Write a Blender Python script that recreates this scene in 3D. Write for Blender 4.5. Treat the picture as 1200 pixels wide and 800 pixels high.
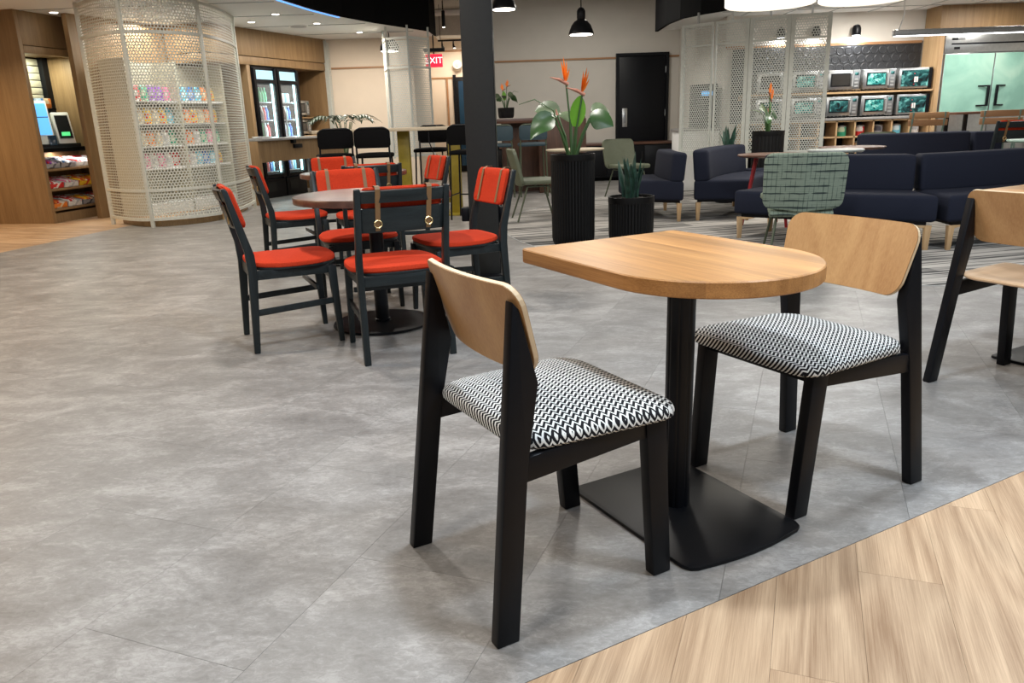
import bpy, bmesh, math, random
from mathutils import Vector, Matrix
random.seed(11)
for o in list(bpy.data.objects): bpy.data.objects.remove(o)
SC = bpy.context.scene
C = SC.collection
PI = math.pi
R = math.radians

# ------------------------------------------------------------------ camera
CAMH, FPX, PITCH, ROLL = 1.0959, 895.75, .2807, -.0339
cd = bpy.data.cameras.new('camera'); cam = bpy.data.objects.new('camera', cd); C.objects.link(cam)
cd.sensor_fit = 'HORIZONTAL'; cd.sensor_width = 36; cd.lens = FPX / 1200 * 36; cd.clip_end = 100
_F = Vector((0, math.cos(PITCH), -math.sin(PITCH))); _U = Vector((0, math.sin(PITCH), math.cos(PITCH))); _X = Vector((1, 0, 0))
_r = _X * math.cos(ROLL) + _U * math.sin(ROLL); _u = _U * math.cos(ROLL) - _X * math.sin(ROLL)
cam.matrix_world = Matrix(((_r.x, _u.x, -_F.x, 0), (_r.y, _u.y, -_F.y, 0), (_r.z, _u.z, -_F.z, CAMH), (0, 0, 0, 1)))
SC.camera = cam
SC.view_settings.view_transform = 'Standard'; SC.view_settings.look = 'None'; SC.view_settings.gamma = 1
SC.view_settings.use_curve_mapping = False
SC.view_settings.exposure = 0.0

# ------------------------------------------------------------------ world and added area lights: unseen room lamps without fixtures
W = bpy.data.worlds.new('world'); SC.world = W; W.use_nodes = True
W.node_tree.nodes['Background'].inputs[0].default_value = (.86, .93, 1, 1)
W.node_tree.nodes['Background'].inputs[1].default_value = .30
def area(x, y, z, size, power, col=(1, .96, .9), rot=(0, 0, 0), sy=None, shape='DISK'):
    l = bpy.data.lights.new('area_light', 'AREA'); l.shape = shape; l.size = size  # bare light, no lamp body of its own
    if sy: l.shape = 'RECTANGLE'; l.size_y = sy
    l.energy = power; l.color = col
    o = bpy.data.objects.new('area_light', l); C.objects.link(o); o.location = (x, y, z); o.rotation_euler = rot
    return o
COOL, NEUT, WARM = (.78, .89, 1), (1, .95, .88), (1, .80, .55)
area(.25, 2.1, 3.1, .2, 62, COOL)
area(1.9, .9, 3.1, .5, 84, COOL)  # unseen cool fill, strengthened to brighten the front-right floor
area(2.9, 3.4, 3.1, .3, 52, COOL)
area(-1.2, .6, 3.1, .6, 48, NEUT)
area(-1.3, 4.3, 3.1, .25, 52, NEUT)
area(-4.3, 4.0, 3.1, .6, 78, (1, .72, .45))
area(-4.2, 6.6, 3.1, .5, 48, NEUT)
area(-7.2, 8.6, 2.9, .4, 75, (1, .72, .42))
area(.6, 6.4, 3.1, .5, 45, NEUT)
area(-1.6, 8.0, 3.1, .4, 40, NEUT)
area(4.8, 4.6, 3.1, .5, 50, NEUT)
area(-4.9, 11.5, 2.56, .5, 24, NEUT)
area(-3.0, 12.2, 2.56, .4, 22, NEUT)
area(-2.4, 13.2, 2.56, .4, 50, (1, .88, .74))
area(-.9, 17.2, 2.7, .4, 32, (1, .88, .74))
area(1.4, 12.6, 3.1, .8, 45, (1, .96, .88))
area(5.0, 10.7, 2.39, .4, 45, NEUT)
area(6.6, 10.5, 2.39, .4, 24, NEUT)

# ------------------------------------------------------------------ materials
M = {}
def nmat(name):
    m = bpy.data.materials.new(name); m.use_nodes = True; M[name] = m
    nt = m.node_tree; return m, nt, nt.nodes, nt.links, nt.nodes['Principled BSDF']
def pm(name, col, rough=.5, metal=0, spec=.5, emit=None, es=0, alpha=1, trans=0, noise=.06, nscale=30, bump=0):
    m, nt, N, L, B = nmat(name)
    B.inputs['Base Color'].default_value = (*col, 1); B.inputs['Roughness'].default_value = rough
    B.inputs['Metallic'].default_value = metal; B.inputs['Specular IOR Level'].default_value = spec
    if noise and not emit:
        t = N.new('ShaderNodeTexCoord'); n = N.new('ShaderNodeTexNoise'); n.inputs['Scale'].default_value = nscale; n.inputs['Detail'].default_value = 4
        L.new(t.outputs['Object'], n.inputs['Vector'])
        r = N.new('ShaderNodeValToRGB'); r.color_ramp.elements[0].position = .3; r.color_ramp.elements[1].position = .7
        r.color_ramp.elements[0].color = (*[c * (1 - noise) for c in col], 1); r.color_ramp.elements[1].color = (*[min(1, c * (1 + noise)) for c in col], 1)
        L.new(n.outputs['Fac'], r.inputs['Fac']); L.new(r.outputs['Color'], B.inputs['Base Color'])
        if bump:
            b = N.new('ShaderNodeBump'); b.inputs['Strength'].default_value = bump; b.inputs['Distance'].default_value = .002
            L.new(n.outputs['Fac'], b.inputs['Height']); L.new(b.outputs['Normal'], B.inputs['Normal'])
    if emit: B.inputs['Emission Color'].default_value = (*emit, 1); B.inputs['Emission Strength'].default_value = es
    if trans: B.inputs['Transmission Weight'].default_value = trans
    if alpha < 1: B.inputs['Alpha'].default_value = alpha
    return m
def math_(N, L, op, a, b=None, c=None):
    n = N.new('ShaderNodeMath'); n.operation = op
    for i, v in enumerate((a, b, c)):
        if v is None: continue
        if isinstance(v, (int, float)): n.inputs[i].default_value = v
        else: L.new(v, n.inputs[i])
    return n.outputs[0]
def ramp(N, L, fac, stops, interp='LINEAR'):
    r = N.new('ShaderNodeValToRGB'); cr = r.color_ramp; cr.interpolation = interp
    while len(cr.elements) < len(stops): cr.elements.new(.5)
    for e, (p, c) in zip(cr.elements, stops): e.position = p; e.color = (*c, 1)
    L.new(fac, r.inputs['Fac']); return r.outputs['Color']
def mix(N, L, typ, fac, a, b):
    n = N.new('ShaderNodeMix'); n.data_type = 'RGBA'; n.blend_type = typ
    for i, v in ((0, fac), (6, a), (7, b)):
        if isinstance(v, (int, float)): n.inputs[i].default_value = v
        elif isinstance(v, tuple): n.inputs[i].default_value = (*v, 1)
        else: L.new(v, n.inputs[i])
    return n.outputs[2]
def wood(name, dark, light, scale=1.0, rough=.45, axis='X', perobj=True, rings=.5, tint=.12, coat=0, spec=.4, bump=.12):
    """grain along the local axis, shifted per object"""
    m, nt, N, L, B = nmat(name)
    t = N.new('ShaderNodeTexCoord'); oi = N.new('ShaderNodeObjectInfo')
    mp = N.new('ShaderNodeMapping'); L.new(t.outputs['Object'], mp.inputs['Vector'])
    s = {'X': (1.2, 14, 14), 'Y': (14, 1.2, 14), 'Z': (14, 14, 1.2)}[axis]; mp.inputs['Scale'].default_value = [q * scale for q in s]
    vec = mp.outputs['Vector']
    if perobj:
        cx = N.new('ShaderNodeCombineXYZ'); k = math_(N, L, 'MULTIPLY', oi.outputs['Random'], 60.)
        for i in range(3): L.new(k, cx.inputs[i])
        va = N.new('ShaderNodeVectorMath'); va.operation = 'ADD'; L.new(vec, va.inputs[0]); L.new(cx.outputs[0], va.inputs[1]); vec = va.outputs[0]
    n1 = N.new('ShaderNodeTexNoise'); n1.inputs['Scale'].default_value = .45; n1.inputs['Detail'].default_value = 1.5; n1.inputs['Distortion'].default_value = .25; L.new(vec, n1.inputs['Vector'])
    rg = math_(N, L, 'FRACT', math_(N, L, 'MULTIPLY', n1.outputs['Fac'], 8.))
    rg = math_(N, L, 'ABSOLUTE', math_(N, L, 'SUBTRACT', rg, .5))
    st = N.new('ShaderNodeVectorMath'); st.operation = 'MULTIPLY'; st.inputs[1].default_value = {'X': (5, 24, 24), 'Y': (24, 5, 24), 'Z': (24, 24, 5)}[axis]; L.new(vec, st.inputs[0])
    n2 = N.new('ShaderNodeTexNoise'); n2.inputs['Scale'].default_value = 1; n2.inputs['Detail'].default_value = 5; n2.inputs['Roughness'].default_value = .7; L.new(st.outputs[0], n2.inputs['Vector'])
    n3 = N.new('ShaderNodeTexNoise'); n3.inputs['Scale'].default_value = 1.3; n3.inputs['Detail'].default_value = 2; L.new(vec, n3.inputs['Vector'])
    f = math_(N, L, 'ADD', math_(N, L, 'MULTIPLY', rg, rings * .55), math_(N, L, 'MULTIPLY', n2.outputs['Fac'], .62 - rings * .2))
    f = math_(N, L, 'ADD', f, math_(N, L, 'MULTIPLY', n3.outputs['Fac'], .38))
    col = ramp(N, L, f, [(.36, dark), (.66, light)])
    if tint:
        k = math_(N, L, 'ADD', math_(N, L, 'MULTIPLY', oi.outputs['Random'], 2 * tint), 1 - tint)
        cc = N.new('ShaderNodeCombineXYZ')
        for i in range(3): L.new(k, cc.inputs[i])
        col = mix(N, L, 'MULTIPLY', 1., col, cc.outputs[0])
    L.new(col, B.inputs['Base Color']); B.inputs['Roughness'].default_value = rough; B.inputs['Specular IOR Level'].default_value = spec
    if bump:
        b = N.new('ShaderNodeBump'); b.inputs['Strength'].default_value = bump; b.inputs['Distance'].default_value = .001; L.new(n2.outputs['Fac'], b.inputs['Height']); L.new(b.outputs['Normal'], B.inputs['Normal'])
    return m
def concrete():
    m, nt, N, L, B = nmat('grey_tile')
    g = N.new('ShaderNodeNewGeometry'); oi = N.new('ShaderNodeObjectInfo')
    sh = N.new('ShaderNodeCombineXYZ'); k = math_(N, L, 'MULTIPLY', oi.outputs['Random'], .12)
    L.new(k, sh.inputs[2])
    rot = N.new('ShaderNodeMapping'); rot.inputs['Rotation'].default_value = (0, 0, R(21)); rot.inputs['Scale'].default_value = (.75, 1.35, 1); L.new(g.outputs['Position'], rot.inputs['Vector'])
    va = N.new('ShaderNodeVectorMath'); L.new(rot.outputs[0], va.inputs[0]); L.new(sh.outputs[0], va.inputs[1])
    n1 = N.new('ShaderNodeTexNoise'); n1.inputs['Scale'].default_value = 4.2; n1.inputs['Detail'].default_value = 9; n1.inputs['Roughness'].default_value = .72; n1.inputs['Distortion'].default_value = .5; L.new(va.outputs[0], n1.inputs['Vector'])
    n2 = N.new('ShaderNodeTexNoise'); n2.inputs['Scale'].default_value = 48; n2.inputs['Detail'].default_value = 6; n2.inputs['Roughness'].default_value = .8; n2.inputs['Distortion'].default_value = .8; L.new(va.outputs[0], n2.inputs['Vector'])
    f = math_(N, L, 'ADD', math_(N, L, 'MULTIPLY', n1.outputs['Fac'], .58), math_(N, L, 'MULTIPLY', n2.outputs['Fac'], .42))
    col = ramp(N, L, f, [(.33, (.135, .126, .118)), (.5, (.240, .229, .217)), (.66, (.43, .415, .40))])
    kk = math_(N, L, 'ADD', math_(N, L, 'MULTIPLY', oi.outputs['Random'], .05), .975)
    cc = N.new('ShaderNodeCombineXYZ')
    for i in range(3): L.new(kk, cc.inputs[i])
    col = mix(N, L, 'MULTIPLY', 1., col, cc.outputs[0])
    L.new(col, B.inputs['Base Color'])
    rr = math_(N, L, 'ADD', math_(N, L, 'MULTIPLY', n2.outputs['Fac'], .25), .30); L.new(rr, B.inputs['Roughness']); B.inputs['Specular IOR Level'].default_value = .45
    b = N.new('ShaderNodeBump'); b.inputs['Strength'].default_value = .25; b.inputs['Distance'].default_value = .0015; L.new(f, b.inputs['Height']); L.new(b.outputs['Normal'], B.inputs['Normal'])
def carpet():
    m, nt, N, L, B = nmat('carpet')
    g = N.new('ShaderNodeNewGeometry'); mp = N.new('ShaderNodeMapping'); mp.inputs['Rotation'].default_value = (0, 0, R(-12)); L.new(g.outputs['Position'], mp.inputs['Vector'])
    br = N.new('ShaderNodeTexBrick'); br.inputs['Scale'].default_value = 1; br.inputs['Brick Width'].default_value = 1.; br.inputs['Row Height'].default_value = .26; br.inputs['Mortar Size'].default_value = .006
    br.inputs['Color1'].default_value = (0, 0, 0, 1); br.inputs['Color2'].default_value = (1, 1, 1, 1); br.inputs['Mortar'].default_value = (.9, .9, .9, 1); L.new(mp.outputs[0], br.inputs['Vector'])
    st = N.new('ShaderNodeMapping'); st.inputs['Scale'].default_value = (.9, 26, 1); L.new(mp.outputs[0], st.inputs['Vector'])
    n = N.new('ShaderNodeTexNoise'); n.inputs['Scale'].default_value = 1; n.inputs['Detail'].default_value = 3; L.new(st.outputs[0], n.inputs['Vector'])
    f = math_(N, L, 'ADD', n.outputs['Fac'], math_(N, L, 'MULTIPLY', br.outputs['Color'], .10))
    col = ramp(N, L, f, [(.38, (.03, .03, .032)), (.50, (.15, .147, .142)), (.63, (.46, .44, .41))])
    L.new(col, B.inputs['Base Color']); B.inputs['Roughness'].default_value = .95; B.inputs['Specular IOR Level'].default_value = .1
def zigzag():
    m, nt, N, L, B = nmat('zigzag_fabric')
    t = N.new('ShaderNodeTexCoord'); s = N.new('ShaderNodeSeparateXYZ'); L.new(t.outputs['Object'], s.inputs[0])
    x, y = s.outputs[0], s.outputs[1]
    p = math_(N, L, 'FRACT', math_(N, L, 'MULTIPLY', y, 1 / .0195))
    up = math_(N, L, 'MULTIPLY', math_(N, L, 'MINIMUM', math_(N, L, 'MULTIPLY', p, 1.6), math_(N, L, 'MULTIPLY', math_(N, L, 'SUBTRACT', 1., p), 2.667)), .0112)
    q = math_(N, L, 'FRACT', math_(N, L, 'MULTIPLY', math_(N, L, 'ADD', math_(N, L, 'ADD', x, up), math_(N, L, 'MULTIPLY', s.outputs[2], .8)), 1 / .0138))
    w = math_(N, L, 'LESS_THAN', q, .43)
    col = mix(N, L, 'MIX', w, (.012, .012, .014), (.72, .72, .69))
    L.new(col, B.inputs['Base Color']); B.inputs['Roughness'].default_value = .9; B.inputs['Specular IOR Level'].default_value = .15
def plaid():
    m, nt, N, L, B = nmat('plaid_fabric')
    t = N.new('ShaderNodeTexCoord'); s = N.new('ShaderNodeSeparateXYZ'); L.new(t.outputs['Object'], s.inputs[0])
    def lines(co, per, sc):
        st = N.new('ShaderNodeMapping'); st.inputs['Scale'].default_value = sc; L.new(t.outputs['Object'], st.inputs['Vector'])
        n = N.new('ShaderNodeTexNoise'); n.inputs['Scale'].default_value = 1; n.inputs['Detail'].default_value = 1; L.new(st.outputs[0], n.inputs['Vector'])
        a = math_(N, L, 'ABSOLUTE', math_(N, L, 'SUBTRACT', math_(N, L, 'FRACT', math_(N, L, 'MULTIPLY', co, 1 / per)), .5))
        return math_(N, L, 'GREATER_THAN', math_(N, L, 'MULTIPLY', a, math_(N, L, 'ADD', n.outputs['Fac'], .5)), .435)
    h1 = lines(s.outputs[2], .055, (9, 9, 40)); h2 = lines(s.outputs[2], .017, (14, 14, 60)); v1 = lines(s.outputs[0], .034, (40, 40, 9))
    col = mix(N, L, 'MIX', math_(N, L, 'MULTIPLY', h2, .45), (.235, .285, .225), (.09, .125, .105))
    col = mix(N, L, 'MIX', math_(N, L, 'MULTIPLY', v1, .6), col, (.06, .085, .07))
    col = mix(N, L, 'MIX', math_(N, L, 'MULTIPLY', h1, .85), col, (.012, .022, .028))
    L.new(col, B.inputs['Base Color']); B.inputs['Roughness'].default_value = .92; B.inputs['Specular IOR Level'].default_value = .15
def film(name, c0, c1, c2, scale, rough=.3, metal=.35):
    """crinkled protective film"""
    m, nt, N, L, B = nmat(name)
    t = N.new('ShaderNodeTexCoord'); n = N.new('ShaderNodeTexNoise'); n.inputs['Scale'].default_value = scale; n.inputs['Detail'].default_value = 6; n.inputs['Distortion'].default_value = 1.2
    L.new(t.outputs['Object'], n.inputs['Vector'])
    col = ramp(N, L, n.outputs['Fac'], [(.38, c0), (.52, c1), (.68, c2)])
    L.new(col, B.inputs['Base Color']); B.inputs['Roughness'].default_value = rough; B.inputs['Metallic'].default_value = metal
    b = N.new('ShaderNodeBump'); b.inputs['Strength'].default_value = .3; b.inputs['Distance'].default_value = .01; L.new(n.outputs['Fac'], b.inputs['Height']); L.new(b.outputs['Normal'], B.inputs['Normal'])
def printed(name, a, b, c, scale=16):
    """flat printed packaging: blocks of two or three inks"""
    m, nt, N, L, B = nmat(name)
    t = N.new('ShaderNodeTexCoord'); v = N.new('ShaderNodeTexVoronoi'); v.inputs['Scale'].default_value = scale; v.distance = 'CHEBYCHEV'; L.new(t.outputs['Object'], v.inputs['Vector'])
    s = N.new('ShaderNodeSeparateXYZ'); L.new(v.outputs['Color'], s.inputs[0])
    col = ramp(N, L, s.outputs[0], [(0, a), (.5, b), (.8, c)], 'CONSTANT')
    L.new(col, B.inputs['Base Color']); B.inputs['Roughness'].default_value = .35
concrete(); carpet(); zigzag(); plaid()
wood('oak_plank', (.30, .180, .098), (.60, .42, .265), 1.0, .5, 'X', rings=.5, tint=.10)
wood('oak_top', (.28, .122, .037), (.55, .275, .092), 1.0, .38, 'X', rings=.25, tint=.30, spec=.4)
wood('ply', (.38, .190, .074), (.52, .295, .125), .55, .38, 'Z', rings=.5, tint=.03)
wood('ply_seat', (.40, .24, .13), (.56, .37, .22), .55, .38, 'Y', rings=.5, tint=.03)
wood('veneer', (.20, .120, .055), (.32, .205, .10), .8, .5, 'Z', rings=.15, tint=.03)
wood('stain', (.005, .008, .009), (.019, .026, .028), 1.2, .38, 'X', rings=.35, tint=.03)
wood('stain_v', (.005, .008, .009), (.019, .026, .028), 1.2, .38, 'Z', rings=.35, tint=.03)
wood('walnut', (.055, .022, .014), (.16, .075, .048), 1.0, .3, 'X', rings=.35, tint=.03, spec=.6)
wood('walnut_v', (.045, .020, .012), (.12, .058, .034), 1.0, .42, 'Z', rings=.35, tint=.03)
wood('light_wood', (.42, .26, .13), (.58, .40, .22), 1., .45, 'Z', rings=.2, tint=.05)
wood('rail_wood', (.30, .15, .07), (.42, .23, .11), 1., .45, 'X', rings=.2, tint=.03)
pm('ply_edge', (.68, .52, .33), .5); pm('black', (.0035, .004, .006), .42, 0, .22, noise=.1); pm('black_metal', (.0035, .004, .006), .38, 0, .25)
pm('plate_black', (.003, .0035, .005), .40, 0, .22); pm('black_matte', (.0035, .0035, .004), .85, 0, .1); pm('dark_grey', (.020, .020, .019), .6, 0, .3)
pm('red_fabric', (.52, .042, .014), .9, 0, .15, noise=.18, nscale=220, bump=.3)
pm('leather', (.22, .115, .045), .55); pm('brass', (.75, .56, .28), .3, 1); pm('glide', (.7, .7, .68), .4)
pm('navy', (.0135, .0165, .030), .9, 0, .2, noise=.14, nscale=260, bump=.25)
pm('olive', (.115, .13, .085), .5, noise=.06); pm('olive_dark', (.07, .085, .05), .45); pm('green_metal', (.16, .24, .20), .4)
pm('stool_blue', (.02, .045, .06), .6); pm('mustard', (.28, .21, .015), .45); pm('bar_top', (.56, .47, .34), .4)
pm('screen_white', (.60, .60, .53), .45); pm('screen_pale', (.54, .56, .52), .5)
pm('wall_paint', (.60, .565, .51), .8, noise=.02, nscale=4); pm('wall_paint_lit', (.70, .60, .49), .8, noise=.02, nscale=4); pm('white', (.80, .80, .78), .6, noise=.02)  # store and corridor walls: brighter warm light painted into the colour
pm('ceil_white', (.78, .78, .76), .8, noise=.02); pm('ceil_grey', (.42, .41, .39), .85, noise=.05); pm('duct', (.50, .50, .48), .5)
pm('tile_black', (.020, .021, .024), .45, 0, .5); pm('steel', (.55, .56, .56), .28, .9); pm('steel_dark', (.30, .31, .32), .35, .8); pm('grey_metal', (.42, .43, .43), .4, .5)
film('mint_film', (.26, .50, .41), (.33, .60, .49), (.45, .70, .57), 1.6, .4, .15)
film('teal_mottle', (.008, .035, .04), (.03, .28, .26), (.45, .80, .72), 14, .2, .0)  # mottled teal of the microwave windows
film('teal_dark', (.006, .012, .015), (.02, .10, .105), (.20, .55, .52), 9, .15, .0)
pm('dark_glass', (.03, .028, .026), .08, 0, .8); pm('glass', (.9, .96, 1), .03, 0, .5, alpha=.10, noise=0)
pm('soil', (.018, .014, .012), .95, noise=.5, nscale=60); pm('planter', (.0045, .0045, .005), .5, 0, .25, noise=.1)
pm('leaf', (.030, .085, .022), .3, 0, .6, noise=.25, nscale=9); pm('leaf_bright', (.16, .42, .03), .4, noise=.1, nscale=9); pm('leaf_pale', (.16, .22, .13), .25, 0, .8, noise=.3, nscale=9)
pm('snake', (.022, .065, .045), .5, noise=.5, nscale=28); pm('stem', (.04, .10, .025), .45); pm('petal', (.95, .22, .01), .5); pm('bract', (.45, .20, .14), .5)
pm('lamp_on', (1, 1, 1), .5, emit=(1, .93, .82), es=9); pm('lamp_cool', (1, 1, 1), .5, emit=(.93, .97, 1), es=7); pm('pleat', (.85, .8, .7), .8, emit=(1, .90, .74), es=1.3)
pm('cooler_light', (1, 1, 1), .5, emit=(.42, .95, 1), es=5); pm('cooler_header', (.4, .7, .8), .5, emit=(.20, .50, .72), es=.38); pm('cooler_back', (.08, .26, .36), .5)
pm('display_blue', (.1, .4, .7), .3, emit=(.14, .50, .95), es=1.0); pm('display_green', (.1, .6, .2), .3, emit=(.1, .8, .25), es=1); pm('edge_blue', (.1, .3, .9), .5, emit=(.1, .35, 1), es=1.6)
pm('exit_red', (.8, .02, .03), .4, emit=(1, .02, .06), es=1.2); pm('exit_white', (1, 1, 1), .4, emit=(1, .9, .9), es=1.5)
pm('gloss_blue', (.004, .035, .075), .2, 0, .6); pm('slat', (.50, .47, .36), .5); pm('pale_counter', (.30, .29, .28), .35); pm('mint_top', (.30, .44, .38), .4); pm('grey_top', (.42, .46, .45), .3)
pm('red_paint', (.30, .015, .02), .4); pm('palm', (.03, .07, .03), .4); pm('rubber', (.02, .02, .02), .8); pm('white_floor', (.62, .64, .66), .3, noise=.04); pm('wood_floor', (.45, .29, .15), .45)
INK = {'red': ((.65, .03, .03), (.8, .75, .7), (.5, .02, .04)), 'yellow': ((.85, .55, .03), (.6, .05, .03), (.8, .75, .6)), 'white': ((.75, .73, .7), (.5, .5, .52), (.6, .06, .05)),
       'orange': ((.8, .22, .03), (.75, .6, .4), (.35, .3, .3)), 'purple': ((.25, .06, .42), (.5, .4, .6), (.1, .05, .2)), 'blue': ((.05, .2, .55), (.5, .6, .75), (.03, .1, .3)),
       'green': ((.04, .38, .22), (.6, .7, .5), (.02, .2, .1)), 'pink': ((.75, .2, .35), (.8, .6, .6), (.5, .1, .2)), 'grey': ((.35, .34, .36), (.08, .08, .1), (.6, .58, .55)), 'tan': ((.6, .45, .28), (.75, .68, .5), (.4, .25, .1)),
       'cyan': ((.15, .55, .7), (.7, .85, .9), (.05, .25, .5))}
for k, v in INK.items(): printed('ink_' + k, *v)
for k, c in dict(green=(.02, .25, .08), blue=(.03, .10, .45), red=(.5, .03, .03), cyan=(.25, .60, .75), white=(.7, .75, .78), brown=(.08, .03, .02), orange=(.75, .25, .03), yellow=(.75, .6, .05), pink=(.7, .1, .25)).items(): pm('drink_' + k, c, .15, 0, .6)

# ------------------------------------------------------------------ mesh helpers
class MB:
    def __init__(s): s.v = []; s.f = []
    def add(s, vs, fs):
        n = len(s.v); s.v += [tuple(q) for q in vs]; s.f += [tuple(i + n for i in f) for f in fs]; return s
    def box(s, x0, x1, y0, y1, z0, z1):
        return s.add([(x0, y0, z0), (x1, y0, z0), (x1, y1, z0), (x0, y1, z0), (x0, y0, z1), (x1, y0, z1), (x1, y1, z1), (x0, y1, z1)],
                     [(0, 3, 2, 1), (4, 5, 6, 7), (0, 1, 5, 4), (1, 2, 6, 5), (2, 3, 7, 6), (3, 0, 4, 7)])
    def prism(s, poly, z0, z1):
        n = len(poly); a = sum(poly[i][0] * poly[(i + 1) % n][1] - poly[(i + 1) % n][0] * poly[i][1] for i in range(n))
        if a < 0: poly = poly[::-1]
        return s.add([(x, y, z0) for x, y in poly] + [(x, y, z1) for x, y in poly],
                     [tuple(range(n))[::-1], tuple(range(n, 2 * n))] + [(i, (i + 1) % n, n + (i + 1) % n, n + i) for i in range(n)])
    def xprism(s, prof, x0, x1, x0t=None, x1t=None):
        """profile of (y, z) extruded along x; x may shift linearly with z (x0 at z=0, x0t at the highest z)"""
        n = len(prof); zm = max(z for y, z in prof) or 1
        a = sum(prof[i][0] * prof[(i + 1) % n][1] - prof[(i + 1) % n][0] * prof[i][1] for i in range(n))
        if a < 0: prof = prof[::-1]
        if x0t is None: x0t, x1t = x0, x1
        return s.add([(x0 + (x0t - x0) * z / zm, y, z) for y, z in prof] + [(x1 + (x1t - x1) * z / zm, y, z) for y, z in prof],
                     [tuple(range(n))[::-1], tuple(range(n, 2 * n))] + [(i, (i + 1) % n, n + (i + 1) % n, n + i) for i in range(n)])
    def bar(s, p, q, w, h, w2=None, h2=None, up=(0, 0, 1)):
        """bar of rectangular section from p to q: w sideways, h along up"""
        p, q = Vector(p), Vector(q); d = (q - p).normalized(); up = Vector(up)
        if abs(d.dot(up)) > .98: up = Vector((0, 1, 0))
        x = d.cross(up).normalized(); u = x.cross(d).normalized(); w2 = w if w2 is None else w2; h2 = h if h2 is None else h2
        vs = [p + x * a * w / 2 + u * b * h / 2 for a, b in ((-1, -1), (1, -1), (1, 1), (-1, 1))] + [q + x * a * w2 / 2 + u * b * h2 / 2 for a, b in ((-1, -1), (1, -1), (1, 1), (-1, 1))]
        return s.add(vs, [(0, 1, 2, 3)[::-1], (4, 5, 6, 7), (0, 1, 5, 4), (1, 2, 6, 5), (2, 3, 7, 6), (3, 0, 4, 7)][0:6])
    def tube(s, pts, r, n=8, cap=True):
        pts = [Vector(p) for p in pts]; rs = r if isinstance(r, (list, tuple)) else [r] * len(pts); vs = []; prev = None
        for i, p in enumerate(pts):
            d = (pts[min(i + 1, len(pts) - 1)] - pts[max(i - 1, 0)]).normalized()
            a = prev if prev is not None else (Vector((0, 0, 1)) if abs(d.z) < .9 else Vector((0, 1, 0)))
            x = (a - d * a.dot(d)).normalized(); prev = x; y = d.cross(x)
            vs += [p + (x * math.cos(2 * PI * k / n) + y * math.sin(2 * PI * k / n)) * rs[i] for k in range(n)]
        fs = [(i * n + k, i * n + (k + 1) % n, (i + 1) * n + (k + 1) % n, (i + 1) * n + k) for i in range(len(pts) - 1) for k in range(n)]
        if cap: fs += [tuple(range(n))[::-1], tuple(range((len(pts) - 1) * n, len(pts) * n))]
        return s.add(vs, fs)
    def lathe(s, prof, n=24, c=(0, 0, 0), rf=None):
        """profile of (r, z); rf(k) scales the radius by segment (fluting)"""
        vs = []
        for r, z in prof:
            for k in range(n):
                q = r * (rf(k) if rf else 1); a = 2 * PI * k / n; vs.append((c[0] + q * math.cos(a), c[1] + q * math.sin(a), c[2] + z))
        fs = [(i * n + k, i * n + (k + 1) % n, (i + 1) * n + (k + 1) % n, (i + 1) * n + k) for i in range(len(prof) - 1) for k in range(n)]
        fs += [tuple(range(n))[::-1], tuple(range((len(prof) - 1) * n, len(prof) * n))]
        return s.add(vs, fs)
    def sheet(s, grid, t=0, nrm=None):
        """grid of points; thickness t along nrm"""
        h, w = len(grid), len(grid[0]); vs = [p for row in grid for p in row]
        fs = [(i * w + j, i * w + j + 1, (i + 1) * w + j + 1, (i + 1) * w + j) for i in range(h - 1) for j in range(w - 1)]
        if t:
            n = len(vs); o = Vector(nrm) * t; vs = vs + [Vector(p) + o for p in vs]; fs2 = [tuple(n + k for k in f[::-1]) for f in fs]
            rim = [k for k in range(w)] + [i * w + w - 1 for i in range(1, h)] + [(h - 1) * w + j for j in range(w - 2, -1, -1)] + [i * w for i in range(h - 2, 0, -1)]
            fs = fs + fs2 + [(rim[(i + 1) % len(rim)], rim[i], n + rim[i], n + rim[(i + 1) % len(rim)]) for i in range(len(rim))]
        return s.add(vs, fs)
    def mesh(s, name, mat, bevel=0, seg=2, smooth=None, weld=False):
        me = bpy.data.meshes.new(name); me.from_pydata([tuple(v) for v in s.v], [], s.f)
        bm = bmesh.new(); bm.from_mesh(me)
        if weld: bmesh.ops.remove_doubles(bm, verts=bm.verts, dist=1e-5)
        bmesh.ops.recalc_face_normals(bm, faces=bm.faces)
        if bevel:
            es = [e for e in bm.edges if len(e.link_faces) == 2 and e.calc_face_angle(0) > .5]
            bmesh.ops.bevel(bm, geom=es, offset=bevel, segments=seg, affect='EDGES', clamp_overlap=True, profile=.5)
        bm.to_mesh(me); bm.free(); me.materials.append(M[mat])
        if smooth is None: smooth = bool(bevel)
        if smooth:
            for p in me.polygons: p.use_smooth = True
            me.set_sharp_from_angle(angle=R(40))
        return me
    def build(s, name, mat, parent=None, **k):
        o = bpy.data.objects.new(name, s.mesh(name, mat, **k)); C.objects.link(o)
        if parent: o.parent = parent
        return o
def tag(o, label, cat, group=None):
    o['label'] = label; o['category'] = cat
    if group: o['group'] = group
    return o
def thing(name, label, cat, loc=(0, 0, 0), rotz=0, group=None):
    o = bpy.data.objects.new(name, None); C.objects.link(o); o.location = loc; o.rotation_euler = (0, 0, rotz); o.empty_display_size = .1
    return tag(o, label, cat, group)
def struct(o): o['kind'] = 'structure'; return o
def inst(name, me, parent, loc=(0, 0, 0), rot=(0, 0, 0), scale=(1, 1, 1)):
    o = bpy.data.objects.new(name, me); C.objects.link(o); o.parent = parent; o.location = loc; o.rotation_euler = rot; o.scale = scale; return o
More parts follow.
